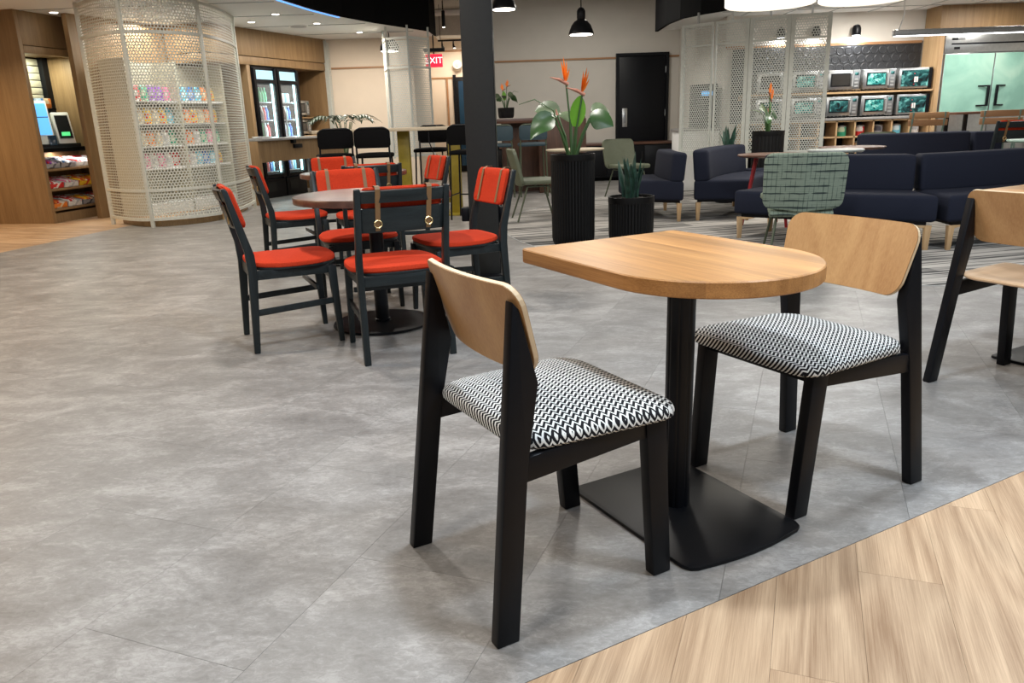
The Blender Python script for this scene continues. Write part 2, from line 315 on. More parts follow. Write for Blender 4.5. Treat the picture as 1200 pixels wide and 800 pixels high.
def dup(root, loc, rotz=0, label=None, group=None):
    r = root.copy(); C.objects.link(r); r.location = loc; r.rotation_euler = (0, 0, rotz)
    if label: r['label'] = label
    if group: r['group'] = group
    def rec(a, b):
        for ch in list(a.children):
            c = ch.copy(); C.objects.link(c); c.parent = b; c.matrix_parent_inverse = ch.matrix_parent_inverse.copy(); rec(ch, c)
    rec(root, r); return r
def place(o, loc, rotz=0, label=None, group=None):
    o.location = loc; o.rotation_euler = (0, 0, rotz)
    if label: o['label'] = label
    if group: o['group'] = group
    return o
def rrect(w, d, r, n=5):
    pts = []
    for cx, cy, a in ((w / 2 - r, d / 2 - r, 0), (-w / 2 + r, d / 2 - r, 90), (-w / 2 + r, -d / 2 + r, 180), (w / 2 - r, -d / 2 + r, 270)):
        pts += [(cx + r * math.cos(R(a + 90 * k / n)), cy + r * math.sin(R(a + 90 * k / n))) for k in range(n + 1)]
    return pts
def clip(poly, nx, ny, d):
    """keep the part of the polygon where nx*x + ny*y >= d"""
    out = []
    for i in range(len(poly)):
        p, q = poly[i], poly[(i + 1) % len(poly)]; a = nx * p[0] + ny * p[1] - d; b = nx * q[0] + ny * q[1] - d
        if a >= 0: out.append(p)
        if (a > 0 > b) or (a < 0 < b): t = a / (a - b); out.append((p[0] + (q[0] - p[0]) * t, p[1] + (q[1] - p[1]) * t))
    return out
def pad_mesh(name, mat, outline, z0, z1, dome=.012, edge=.018, shape=None):
    """cushion: outline rings pulled in towards the top and bottom, with a domed top"""
    cx = sum(p[0] for p in outline) / len(outline); cy = sum(p[1] for p in outline) / len(outline); n = len(outline); vs = []; h = z1 - z0
    rings = [(.0, .90, 0), (.0, .97, 0), (.25, 1, 0), (.6, 1, 0), (.85, .985, 0), (1, .94, 0), (1, .8, .35), (1, .6, .65), (1, .35, .9), (1, .12, 1)]
    for t, sc, dm in rings:
        for x, y in outline:
            X, Y = cx + (x - cx) * sc, cy + (y - cy) * sc
            vs.append((X, Y, z0 + h * t + dome * dm + (shape(X, Y) if shape else 0)))
    fs = [(i * n + k, i * n + (k + 1) % n, (i + 1) * n + (k + 1) % n, (i + 1) * n + k) for i in range(len(rings) - 1) for k in range(n)]
    fs += [tuple(range(n))[::-1], tuple(range((len(rings) - 1) * n, len(rings) * n))]
    return MB().add(vs, fs).mesh(name, mat, smooth=True)

# layout frames: building grid (tiles, store) and the diagonal of the near table
GA = R(-21.2); ga = Vector((math.cos(GA), math.sin(GA), 0)); gb = Vector((-math.sin(GA), math.cos(GA), 0))
TH = -1.0718; tu = Vector((math.cos(TH), math.sin(TH), 0)); tv = Vector((-tu.y, tu.x, 0)); T0 = Vector((.4625, 2.0124, 0))
def uv(a, b, z=0): return T0 + tu * a + tv * b + Vector((0, 0, z))

# ------------------------------------------------------------------ floor
floor = struct(MB().box(-9, 9, -1.5, 19, -.08, -.004).build('floor', 'grey_tile'))
UB = .407                                                  # oak starts where u > UB
dB = T0.dot(tu) + UB
wl = (math.sin(R(79.4)), -math.cos(R(79.4))); dl = wl[0] * -5.07 + wl[1] * 7.62   # left oak strip starts left of this line
full = MB().box(0, .4562, 0, .9132, -.005, 0).mesh('tile', 'grey_tile')
def local(p): return (p[0] * ga.x + p[1] * ga.y, p[0] * gb.x + p[1] * gb.y)
def worldp(a, b): return (ga.x * a + gb.x * b, ga.y * a + gb.y * b)
a0 = Vector((1.05, 3.06, 0)).dot(ga)
bt = Vector((-1.61, 2.25, 0)).dot(gb)
nt = 0
for i in range(-18, 16):
    for j in range(-4, 16):
        x, y = a0 + i * .457, bt + j * .914 + (.457 if i % 2 else 0)
        w = [worldp(x, y), worldp(x + .4562, y), worldp(x + .4562, y + .9132), worldp(x, y + .9132)]
        cxm, cym = sum(p[0] for p in w) / 4, sum(p[1] for p in w) / 4
        if cym < -.1 or cym > 12.3 or cxm > .68 * cym + 1.2 or cxm < -.70 * cym - 1.9: continue
        if math.hypot(cxm - 3.6, cym - 8.3) < 3.0: continue
        c = clip(clip(w, -tu.x, -tu.y, -dB + .001), wl[0], wl[1], dl)
        if len(c) < 3: continue
        if len(c) == 4 and all(abs(c[k][0] - w[k][0]) + abs(c[k][1] - w[k][1]) < 1e-6 for k in range(4)):
            o = inst('tile', full, floor, (w[0][0], w[0][1], 0), (0, 0, GA))
        else:
            o = MB().prism(c, -.005, 0).build('tile', 'grey_tile', floor)
        nt += 1
far = [(-9, 12.0), (9, 12.0), (9, 19), (-9, 19)]
MB().box(-9, 9, 12.3, 19, -.005, -.0008).build('tile_field', 'grey_tile', floor)
np_ = 0
PW = .1862
pa0 = Vector((.89, 1.79, 0)).dot(ga)
fullp = {}
for i in range(-10, 14):
    for j in range(-3, 6):
        x, y = pa0 + i * PW, -.6 + j * 1.22 + (i * .43) % 1.22
        w = [worldp(x, y), worldp(x + PW - .0007, y), worldp(x + PW - .0007, y + 1.2193), worldp(x, y + 1.2193)]
        cxm, cym = sum(p[0] for p in w) / 4, sum(p[1] for p in w) / 4
        if cym < -.4 or cym > 4.2 or cxm < -1.2 or cxm > 4.2 or cxm > .7 * cym + 2.0: continue
        c = clip(w, tu.x, tu.y, dB + .001)
        if len(c) < 3: continue
        ctr = worldp(x + PW / 2, y + .61)
        lp = [((p[0] - ctr[0]) * gb.x + (p[1] - ctr[1]) * gb.y, -((p[0] - ctr[0]) * ga.x + (p[1] - ctr[1]) * ga.y)) for p in c]
        o = MB().prism(lp, -.005, .0).build('plank', 'oak_plank', floor); o.location = (ctr[0], ctr[1], 0); o.rotation_euler = (0, 0, GA + PI / 2); np_ += 1
c = clip([(-8.8, 4.5), (-3, 4.5), (-3, 13), (-8.8, 13)], -wl[0], -wl[1], -dl + .001)
for k in range(44):                                         # left oak: boards run along the grid, seen at a glancing angle
    y0 = 3.4 + k * PW
    pl = clip(clip(c, gb.x, gb.y, y0), -gb.x, -gb.y, -(y0 + PW - .001))
    if len(pl) > 2:
        cc = (sum(p[0] for p in pl) / len(pl), sum(p[1] for p in pl) / len(pl))
        lp = [((p[0] - cc[0]) * ga.x + (p[1] - cc[1]) * ga.y, (p[0] - cc[0]) * gb.x + (p[1] - cc[1]) * gb.y) for p in pl]
        o = MB().prism(lp, -.005, -.0002).build('plank', 'oak_plank', floor); o.location = (cc[0], cc[1], 0); o.rotation_euler = (0, 0, GA)
cp = MB().lathe([(3.65, -.006), (3.65, .0005), (3.64, .001)], 96, (3.6, 8.3, 0)).build('floor_carpet', 'carpet')
struct(cp)
rim = MB()
for k in range(96):
    a, b = 2 * PI * k / 96, 2 * PI * (k + 1) / 96
    p = [(3.6 + r * math.cos(t), 8.3 + r * math.sin(t)) for r, t in ((3.651, a), (3.668, a), (3.668, b), (3.651, b))]
    rim.prism(p, -.004, .0015)
rim.build('edge_strip', 'grey_metal', cp)

# ------------------------------------------------------------------ walls and ceilings
def wallbox(name, mat, x0, x1, y0, y1, z0, z1): return struct(MB().box(x0, x1, y0, y1, z0, z1).build(name, mat))
CZ = 3.3
wallbox('ceiling', 'ceil_grey', -9, 9, -1.5, 19, CZ, CZ + .1)
wallbox('wall_left', 'veneer', -8.9, -8.8, -1.5, 19, 0, CZ)
wallbox('wall_right', 'wall_paint', 8.3, 8.4, -1.5, 19, 0, CZ)
wb = wallbox('wall_back', 'wall_paint', -.32, 3.2, 14.7, 14.85, 0, CZ)
struct(MB().box(-3.2, -1.62, 14.7, 14.85, 0, CZ).build('wall_back_store', 'wall_paint_lit'))
struct(MB().box(-1.72, -1.62, 14.85, 18, 0, CZ).build('wall_corridor', 'wall_paint_lit'))
struct(MB().box(-2.5, .6, 18, 18.1, 0, CZ).build('wall_far', 'wall_paint_lit'))
struct(MB().box(-.32, -.22, 14.85, 18, 0, CZ).build('wall_corridor_right', 'wall_paint'))
struct(MB().box(3.2, 3.3, 11.75, 14.85, 0, CZ).build('wall_kitchen_return', 'wall_paint'))
struct(MB().box(3.2, 8.3, 11.65, 11.75, 0, CZ).build('wall_kitchen', 'wall_paint'))
def trim(n, p, q, z, h=.03, d=.02): return struct(MB().bar((*p, z), (*q, z), d, h).build('trim_%d' % n, 'rail_wood'))
trim(1, (-.3, 14.69), (2.06, 14.69), 2.13); trim(2, (2.99, 14.69), (3.2, 14.69), 2.13)
trim(3, (-3.1, 14.69), (-1.62, 14.69), 2.11); trim(4, (-1.6, 17.99), (-.3, 17.99), 2.06)
struct(MB().box(-1.27, -1.23, 17.96, 17.99, 0, 2.04).build('trim_5', 'rail_wood'))
trim(6, (3.2, 11.635), (6.0, 11.635), 1.995, .035, .03)
trim(7, (-1.6, 17.99), (-.3, 17.99), 2.62, .04)
struct(MB().box(-8.8, -6.80, 10.45, 10.55, 0, 2.599).build('wall_store_front', 'black'))
# black door in the back wall
dr = struct(MB().box(2.10, 2.96, 14.66, 14.70, 0.02, 2.15).build('door_1', 'black', bevel=.004))
MB().box(2.05, 2.10, 14.63, 14.70, 0, 2.20).box(2.96, 3.01, 14.63, 14.70, 0, 2.20).box(2.10, 2.96, 14.63, 14.70, 2.15, 2.20).build('door_frame', 'black_metal', dr)
MB().box(2.17, 2.26, 14.645, 14.66, .92, 1.25).build('push_plate', 'steel', dr, bevel=.003)
MB().bar((2.215, 14.63, .99), (2.215, 14.63, 1.18), .02, .02).bar((2.215, 14.66, 1.0), (2.215, 14.63, 1.0), .015, .015).bar((2.215, 14.66, 1.17), (2.215, 14.63, 1.17), .015, .015).build('door_handle', 'steel_dark', dr)
for z in (.35, 1.1, 1.85): MB().tube([(2.957, 14.652, z), (2.957, 14.652, z + .11)], .011, 8).build('hinge', 'steel_dark', dr)
# dark door with its blue reflection painted on, end of the corridor
d2 = struct(MB().box(-1.05, -.35, 17.94, 17.98, .02, 2.07).build('door_2', 'black', bevel=.004))
MB().box(-1.0, -.72, 17.925, 17.94, .15, 1.98).build('door_reflection', 'gloss_blue', d2)
MB().box(-1.12, -1.05, 17.93, 18.0, 0, 2.12).build('door_frame', 'black_metal', d2)
# corridor ceiling services
dk = thing('air_duct', 'pale rectangular air duct under the ceiling beside the column', 'duct', (-.9, 16.9, 2.8))
MB().box(-.42, .6, -.3, .3, 0, .42).build('duct_body', 'duct', dk, bevel=.01)
MB().box(-.44, -.40, -.32, .32, -.02, .44).build('flange', 'duct', dk); MB().box(.1, .13, -.32, .32, -.02, .44).build('flange', 'duct', dk)
MB().tube([(-.4, -.2, .42), (-.4, -.2, .5)], .01, 6).build('hanger', 'black', dk)
pp = thing('white_pipe', 'fat white pipe hung below the ceiling above the exit sign', 'pipe', (-1.3, 15.6, 3.1)); MB().tube([(0, 0, 0), (.9, 0, 0)], .055, 12).build('pipe_run', 'white', pp); MB().tube([(.85, 0, 0), (.93, 0, 0)], .07, 12).build('pipe_collar', 'white', pp); MB().tube([(.2, 0, 0), (.2, 0, .2)], .008, 6).build('hanger', 'black', pp)
cl = thing('cylinder_light', 'slim black cylinder light hanging beside the column', 'light', (-1.05, 15.0, 2.78)); MB().lathe([(.03, 0), (.032, .01), (.032, .27), (.02, .28)], 14).build('lamp_body', 'black_metal', cl); MB().lathe([(.024, -.004), (.024, .004)], 12).build('lens', 'lamp_on', cl); MB().tube([(0, 0, .28), (0, 0, .52)], .008, 6).build('stem', 'black', cl)
cl2 = dup(cl, (2.35, 12.5, 2.93), 0, 'small black cylinder light under the ceiling above the black door')
tr = thing('track_light', 'black ceiling track with small spot heads right of the exit sign', 'light', (-1.25, 16.0, 2.45))
MB().box(0, .75, -.02, .02, .18, .21).build('track', 'black_metal', tr)
for x in (.08, .3, .52): h_ = MB().tube([(x, 0, .18), (x, 0, .10), (x + .02, -.03, .05)], [.012, .02, .032], 10).build('spot_head', 'black_metal', tr); MB().lathe([(.022, 0), (.022, .004)], 10, (x + .02, -.034, .045)).build('lens', 'lamp_on', h_)
MB().tube([(.05, 0, .21), (.05, 0, .85)], .006, 6).build('hanger', 'black', tr); MB().tube([(.7, 0, .21), (.7, 0, .85)], .006, 6).build('hanger', 'black', tr)
ex = thing('exit_sign', 'red lit exit sign beside the pale hanging screen', 'sign', (-1.22, 14.5, 2.06))
MB().box(-.15, .15, -.02, .02, 0, .22).build('sign_body', 'exit_red', ex, bevel=.006); MB().box(-.17, .2, -.03, .03, .26, .32).build('canopy', 'black', ex); MB().tube([(0, 0, .22), (0, 0, .539)], .012, 8).build('stem', 'black', ex)
def text(s, size, parent, loc, mat, rot=(PI / 2, 0, 0), name='lettering'):
    cu = bpy.data.curves.new(name, 'FONT'); cu.body = s; cu.size = size; cu.extrude = .002; cu.align_x = 'CENTER'; cu.align_y = 'CENTER'
    o = bpy.data.objects.new('tmp', cu); C.objects.link(o)
    me = bpy.data.meshes.new_from_object(o.evaluated_get(bpy.context.evaluated_depsgraph_get())); bpy.data.objects.remove(o)
    me.materials.clear(); me.materials.append(M[mat]); return inst(name, me, parent, loc, rot)
text('EXIT', .15, ex, (0, -.023, .11), 'exit_white')
sp = thing('wall_speaker', 'small round white speaker on the corridor wall', 'speaker', (-1.0, 17.9, 2.32)); o = MB().lathe([(.09, 0), (.10, .02), (.08, .05), (.03, .06)], 16).build('housing', 'white', sp, smooth=True); o.rotation_euler = (PI / 2, 0, 0); o = MB().lathe([(.05, .055), (.045, .07)], 16).build('grille', 'grey_metal', sp); o.rotation_euler = (PI / 2, 0, 0)
# store ceiling with a curved black edge
FB = [(-2.66, 9.0), (-2.66, 10.12), (-2.5, 11.0), (-2.28, 11.81), (-1.95, 12.6), (-1.61, 13.24), (-1.24, 13.96), (-1.20, 14.7)]
sc_ = struct(MB().prism(FB + [(-8.8, 14.7), (-8.8, 9.0)], 2.6, 2.66).build('ceiling_store', 'ceil_white'))
fa = MB()
for (p, q) in zip(FB[:-1], FB[1:]): fa.bar((p[0], p[1], 2.95), (q[0], q[1], 2.95), .05, .70)
struct(fa.build('trim_fascia_store', 'black_matte'))
eb = MB()
for (p, q) in zip(FB[:3], FB[1:4]): eb.bar((p[0] - .04, p[1], 2.597), (q[0] - .04, q[1], 2.597), .03, .012)
struct(eb.build('trim_edge_light', 'edge_blue'))
for k in range(4):
    struct(MB().bar((-8.8, 10.2 + k * 1.2, 2.597), ([-2.7, -2.5, -2.0, -1.4][k] - .08, 10.2 + k * 1.2, 2.597), .012, .008).build('trim_ceiling_joint', 'grey_metal'))
dl_ = None
for i, (x, y) in enumerate([(-2.75, 12.3), (-2.35, 13.6), (-3.6, 11.9), (-4.6, 12.5), (-5.6, 10.4), (-3.05, 11.2)]):
    d = thing('downlight', 'small round recessed downlight in the store ceiling, ' + ['above the middle of the counter', 'nearest the hanging screen', 'above the drinks coolers', 'deep behind the curved screen', 'beside the kiosk cabinet', 'nearest the curved screen'][i], 'downlight', (x, y, 2.585), 0, 'downlights in the store ceiling')
    MB().lathe([(.055, .0), (.06, .014)], 18).build('trim_ring', 'white', d); MB().lathe([(.045, -.004), (.045, .0)], 16).build('lens', 'lamp_on', d)
cs = thing('ceiling_speaker', 'flat round grille in the white store ceiling', 'speaker', (-3.1, 12.6, 2.585)); MB().lathe([(.14, .0), (.15, .014)], 24).build('rim', 'white', cs); MB().lathe([(.12, -.006), (.12, .0)], 24).build('grille', 'grey_metal', cs)
# kitchen ceiling with a curved black edge
KF = [(2.50, 13.2), (2.48, 12.2), (2.55, 11.59), (2.74, 11.2), (3.02, 10.81), (3.35, 10.5), (3.73, 10.26), (4.4, 9.95), (5.3, 9.75), (8.3, 9.7)]
struct(MB().prism(KF + [(8.3, 11.65), (3.2, 11.65), (3.2, 13.2)], 2.42, 2.48).build('ceiling_kitchen', 'ceil_white'))
fa = MB()
for (p, q) in zip(KF[:-1], KF[1:]): fa.bar((p[0], p[1], 2.70), (q[0], q[1], 2.70), .05, .60)
struct(fa.build('trim_fascia_kitchen', 'black_matte'))
for k in range(8): struct(MB().bar((3.4 + k * .6, 10.6, 2.417), (3.4 + k * .6, 11.65, 2.417), .014, .008).build('trim_ceiling_joint', 'grey_metal'))
struct(MB().bar((3.0, 11.15, 2.417), (8.3, 11.15, 2.417), .014, .008).build('trim_ceiling_joint', 'grey_metal'))
av = thing('air_vent', 'slotted grey air vent in the kitchen ceiling above the perforated screens', 'vent', (4.0, 10.75, 2.405)); MB().box(-.3, .3, -.15, .15, 0, .014).build('vent_frame', 'white', av)
for k in range(6): MB().box(-.26, .26, -.12 + k * .042, -.10 + k * .042, -.006, 0).build('slat', 'grey_metal', av)

# ------------------------------------------------------------------ cafe chairs and the D-shaped tables
def cafe_chair(label, seat='pad'):
    t = thing('cafe_chair', label, 'chair')
    for s in (-1, 1):
        prof = [(-.262, 0), (-.206, 0), (-.160, .40), (-.126, .575), (-.163, .735), (-.177, .752)]
        x = s * .240; xt = s * .204
        MB().xprism(prof, x - .016, x + .016, xt - .016, xt + .016).build('rear_leg', 'black', t, bevel=.004)
        prof = [(.198, 0), (.252, 0), (.222, .425), (.162, .425)]
        x = s * .200; xt = s * .206
        MB().xprism(prof, x - .017, x + .017, xt - .017, xt + .017).build('front_leg', 'black', t, bevel=.004)
        MB().bar((s * .222, -.18, .388), (s * .205, .19, .408), .024, .056).build('side_rail', 'black', t, bevel=.003)
    MB().bar((-.19, .19, .405), (.19, .19, .405), .022, .036).build('front_rail', 'black', t, bevel=.003)
    # backrest: curved plywood with rounded corners
    nx, nz = 22, 20; z0, z1, hw, rc = .585, .785, .229, .05; front = []; th = .013
    def py(x, z): return -.099 - (z - z0) / (z1 - z0) * .062 - .030 * (1 - (x / hw) ** 2)
    for j in range(nz + 1):
        tz = (1 - math.cos(PI * j / nz)) / 2; z = z0 + (z1 - z0) * tz
        e = min(z - z0, z1 - z); w = hw - .020 * (1 - tz) - (rc - math.sqrt(max(0, rc * rc - (rc - e) ** 2)) if e < rc else 0)
        front.append([Vector((w * (2 * i / nx - 1), py(w * (2 * i / nx - 1), z), z)) for i in range(nx + 1)])
    o = MB().sheet(front, th, (0, -.95, -.30)).build('backrest', 'ply', t, smooth=True)
    # pale edge of the plywood laminate
    rim = [front[0][i] for i in range(nx + 1)] + [front[j][nx] for j in range(1, nz + 1)] + [front[nz][i] for i in range(nx - 1, -1, -1)] + [front[j][0] for j in range(nz - 1, 0, -1)]
    c = Vector((0, 0, .685)); off = Vector((0, -.95, -.30)) * th; vs = []; fs = []; n = len(rim)
    for p in rim:
        d = (Vector((p.x, 0, p.z)) - Vector((0, 0, c.z))); d = Vector((d.x, 0, d.z)).normalized() * .0012
        vs += [p + d + off * .12, p + d + off * .88]
    fs = [(2 * i, 2 * ((i + 1) % n), 2 * ((i + 1) % n) + 1, 2 * i + 1) for i in range(n)]
    MB().add(vs, fs).build('laminate_edge', 'ply_edge', o)
    out = []
    for x, y in rrect(.50, .435, .075, 6):
        y2 = y + .045; k = 1 - .09 * (1 - (y2 + .17) / .43); out.append((x * k, y2))
    if seat == 'pad':
        sh = lambda x, y: -.010 * max(0, (y - .12) / .14) ** 2 - .006 * max(0, -y / .17) + .008 * (1 - min(1, abs(x) / .25) ** 2)
        me = pad_mesh('seat_pad', 'zigzag_fabric', out, .424, .456, .018, shape=sh); inst('seat_pad', me, t)
    else:
        sh = lambda x, y: .018 * (abs(x) / .25) ** 2 - .012 * max(0, (y - .1) / .16) ** 2 - .006
        me = pad_mesh('seat', 'ply_seat', out, .430, .444, -.008, shape=sh); inst('seat', me, t)
    return t
def d_table(label, loc, rot):
    """D-shaped top of glued staves; local x runs from the straight edge to the rounded end"""
    t = thing('cafe_table', label, 'table', loc, rot)
    HW, X0, XC = .2855, -.37, .09
    out = [(X0 + .012, -HW), (XC, -HW)] + [(XC + HW * math.cos(R(a)), HW * math.sin(R(a))) for a in range(-85, 90, 5)] + [(XC, HW), (X0 + .012, HW), (X0 + .0035, HW - .0035), (X0, HW - .012), (X0, -HW + .012), (X0 + .0035, -HW + .0035)]
    cuts = [-.30, -.195, -.115, -.02, .07, .165, .235, .30]
    for a, b in zip(cuts[:-1], cuts[1:]):
        p = clip(clip(out, 0, 1, a), 0, -1, -b)
        top = [q for q in p]
        mb = MB(); n = len(p); ins = []
        # softened top and bottom arris on the outer rim only
        for (x, y) in p:
            onrim = not (abs(y - a) < 1e-6 or abs(y - b) < 1e-6)
            cxx = max(min(x, XC), X0 + .02); d = Vector((x - cxx, y if x > XC else (y if abs(abs(y) - HW) < .02 else 0))); l = d.length
            ins.append((x - d.x / l * .003, y - d.y / l * .003) if l > 1e-6 and (onrim or x > XC or x < X0 + .02) else (x, y))
        z = [(.700, ins), (.703, p), (.737, p), (.740, ins)]
        vs = [(x, y, zz) for zz, ring in z for x, y in ring]
        fs = [(i * n + k, i * n + (k + 1) % n, (i + 1) * n + (k + 1) % n, (i + 1) * n + k) for i in range(3) for k in range(n)] + [tuple(range(n))[::-1], tuple(range(3 * n, 4 * n))]
        mb.add(vs, fs).build('top_stave', 'oak_top', t)
    MB().box(-.14, .14, -.14, .14, .692, .7005).build('mounting_plate', 'black_metal', t, bevel=.002)
    prof = []                                              # pole: rounded extrusion with shallow flutes
    for k in range(64):
        a = 2 * PI * k / 64; r = .0385 - (.0022 if k % 8 in (0,) else 0); prof.append((r * math.cos(a), r * math.sin(a)))
    MB().prism(prof, .010, .695).build('pole', 'black_metal', t, smooth=True)
    pl = [(-.222, -.205), (.26, -.205), (.281, -.196), (.292, -.175)] + [(.292 + .017 * math.cos(q * PI / 2 / .175), q) for q in (-.12, -.06, 0, .06, .12)] + [(.292, .175), (.281, .196), (.26, .205), (-.222, .205), (-.236, .199), (-.242, .185), (-.242, -.185), (-.236, -.199)]
    MB().prism(pl, 0, .012).build('base_plate', 'plate_black', t, bevel=.004)
    return t
d_table('D-shaped oak block table on a black post between two zigzag-seat chairs', T0, TH)
d_table('pale oak D-shaped table cut off by the right edge of the picture', uv(-.06, 2.29), TH)
ch = cafe_chair('zigzag-seat cafe chair seen from behind, nearest to the camera'); place(ch, uv(.034, -.484), TH)
ch2 = dup(ch, uv(.026, .468), TH + PI, 'zigzag-seat cafe chair facing the camera beyond the oak table')
ch3 = cafe_chair('cafe chair with bare wooden seat at the right edge', 'wood'); place(ch3, uv(-.016, 1.82), TH)

# ------------------------------------------------------------------ red padded chairs and walnut tables
def red_chair(label):
    t = thing('red_chair', label, 'chair', group='red padded dark wood chairs')
    for s in (-1, 1):
        prof = [(-.235, 0), (-.205, 0), (-.172, .40), (-.176, .50), (-.208, .62), (-.262, .815), (-.275, .83), (-.292, .826), (-.250, .64), (-.222, .52), (-.216, .42)]
        x = s * .212; o = MB().xprism(prof, x - .016, x + .016, s * .205 - .014, s * .205 + .014).build('rear_leg', 'stain_v', t, bevel=.004)
        MB().lathe([(.011, 0), (.011, .004)], 8, (x, -.22, -.0005)).build('glide', 'glide', o)
        prof = [(.205, 0), (.231, 0), (.222, .41), (.178, .41)]
        x = s * .205; o = MB().xprism(prof, x - .013, x + .013, s * .198 - .017, s * .198 + .017).build('front_leg', 'stain_v', t, bevel=.004)
        MB().lathe([(.011, 0), (.011, .004)], 8, (x, .218, -.0005)).build('glide', 'glide', o)
        MB().bar((s * .202, -.19, .395), (s * .198, .19, .395), .020, .048).build('side_rail', 'stain', t, bevel=.003)
        MB().bar((s * .208, -.20, .205), (s * .200, .20, .225), .016, .032).build('stretcher', 'stain', t, bevel=.003)
    MB().bar((-.19, .19, .395), (.19, .19, .395), .02, .045).build('front_rail', 'stain', t, bevel=.003)
    MB().bar((-.195, -.19, .395), (.195, -.19, .395), .02, .05).build('rear_rail', 'stain', t, bevel=.003)
    MB().bar((-.19, .12, .30), (.19, .12, .30), .016, .026).build('cross_stretcher', 'stain', t, bevel=.003)
    def slat(z0, z1, hw, yoff, th, mat, name, sag=.028, bv=.003):
        g = []
        for j in range(3):
            z = z0 + (z1 - z0) * j / 2
            g.append([Vector((hw * (2 * i / 12 - 1), -.215 - (z - .62) * .27 + yoff - sag * (1 - (2 * i / 12 - 1) ** 2), z)) for i in range(13)])
        return MB().sheet(g, th, (0, -.965, -.26)).build(name, mat, t, bevel=bv)
    slat(.768, .822, .197, .004, .020, 'stain', 'top_rail')
    slat(.630, .742, .197, .004, .016, 'stain', 'back_slat')
    # back pad
    out = [(x, z) for x, z in rrect(.375, .20, .03, 4)]; n = len(out); vs = []; rings = [(0, .93), (.2, 1), (.7, 1), (1, .93), (1.08, .6), (1.1, .2)]
    for d, s_ in rings:
        for x, z in out:
            X, Z = x * s_, z * s_ + .732; vs.append((X, -.2115 - (Z - .62) * .27 - .028 * (1 - min(1, (X / .197) ** 2)) + .034 * d, Z))
    fs = [(i * n + k, i * n + (k + 1) % n, (i + 1) * n + (k + 1) % n, (i + 1) * n + k) for i in range(5) for k in range(n)] + [tuple(range(n)), tuple(range(5 * n, 6 * n))[::-1]]
    pad = MB().add(vs, fs).build('back_pad', 'red_fabric', t, smooth=True)
    for s in (-1, 1):
        x = s * .118
        def yy(z, o_): return -.2115 - (z - .62) * .27 - .028 * (1 - (x / .197) ** 2) + o_
        pts = [(yy(.635, -.0195), .635), (yy(.74, -.0195), .74), (yy(.825, -.0235), .825), (yy(.838, -.012), .838), (yy(.8395, .02), .8395), (yy(.825, .0415), .825), (yy(.73, .0415), .73), (yy(.645, .0415), .645), (yy(.632, .03), .632)]
        g = [[Vector((x - .0115, y, z)) for y, z in pts], [Vector((x + .0115, y, z)) for y, z in pts]]
        st = MB().sheet(g).build('strap', 'leather', t)
        rg = MB().tube([(x + .017 * math.cos(a * PI / 6), yy(.668, -.024), .668 + .017 * math.sin(a * PI / 6)) for a in range(13)], .003, 6).build('ring', 'brass', st)
    out = []
    for k in range(36):
        a = 2 * PI * k / 36; ca, sa = math.cos(a), math.sin(a); e = 2 / 3.6
        out.append((math.copysign(abs(ca) ** e, ca) * (.232 if sa > -.3 else .222), .02 + math.copysign(abs(sa) ** e, sa) * .225))
    MB().prism([(x * .985, .02 + (y - .02) * .985) for x, y in out], .417, .432).build('seat_board', 'stain', t, bevel=.003)
    sh = lambda x, y: -.010 * math.cos(min(1, abs(y - .02) / .22) * PI / 2) + .012 * (x / .23) ** 2 * 0
    inst('seat_pad', pad_mesh('seat_pad', 'red_fabric', out, .432, .462, .014, shape=sh), t)
    return t
def round_table(label, loc):
    t = thing('round_table', label, 'table', loc, R(25))
    MB().lathe([(.40, .700), (.428, .704), (.43, .710), (.43, .734), (.426, .739), (.42, .74)], 56).build('table_top', 'walnut', t, smooth=True)
    MB().box(-.15, .15, -.15, .15, .690, .7005).build('mounting_plate', 'black_metal', t)
    MB().lathe([(.045, .018), (.045, .03), (.0385, .035), (.0385, .695)], 24).build('pole', 'black_metal', t, smooth=True)
    MB().lathe([(.275, 0), (.28, .004), (.278, .014), (.05, .020)], 48).build('base_plate', 'plate_black', t, smooth=True)
    return t
T1, T2 = Vector((-.74, 4.28, 0)), Vector((-1.25, 6.42, 0))
round_table('round walnut table in the nearer group of red chairs', T1)
round_table('round walnut table in the farther group of red chairs', T2)
fA, fB, fD, fE = R(25), R(111), R(207), R(291)
rc = red_chair('red chair in profile, nearest the perforated snack screen at the nearer walnut table')
place(rc, (-1.19, 4.03, 0), fA - PI / 2)
dup(rc, (-.57, 3.755, 0), fB - PI / 2, 'red chair seen squarely from behind with brass ringed straps, nearer walnut table')
dup(rc, (-.30, 4.52, 0), fD - PI / 2, 'red chair beside the black column, facing the nearer walnut table')
dup(rc, (-.95, 4.82, 0), fE - PI / 2, 'red chair facing the camera behind the nearer walnut table')
dup(rc, (-1.68, 6.07, 0), fA - PI / 2, 'red chair in profile left of the farther walnut table')
dup(rc, (-1.07, 5.93, 0), fB - PI / 2, 'red chair with its dark back to the camera at the farther walnut table')
dup(rc, (-.82, 6.66, 0), fD - PI / 2, 'red chair right of the farther walnut table below the bar')
dup(rc, (-1.50, 6.95, 0), fE - PI / 2, 'red chair facing the camera at the far side of the farther walnut table')

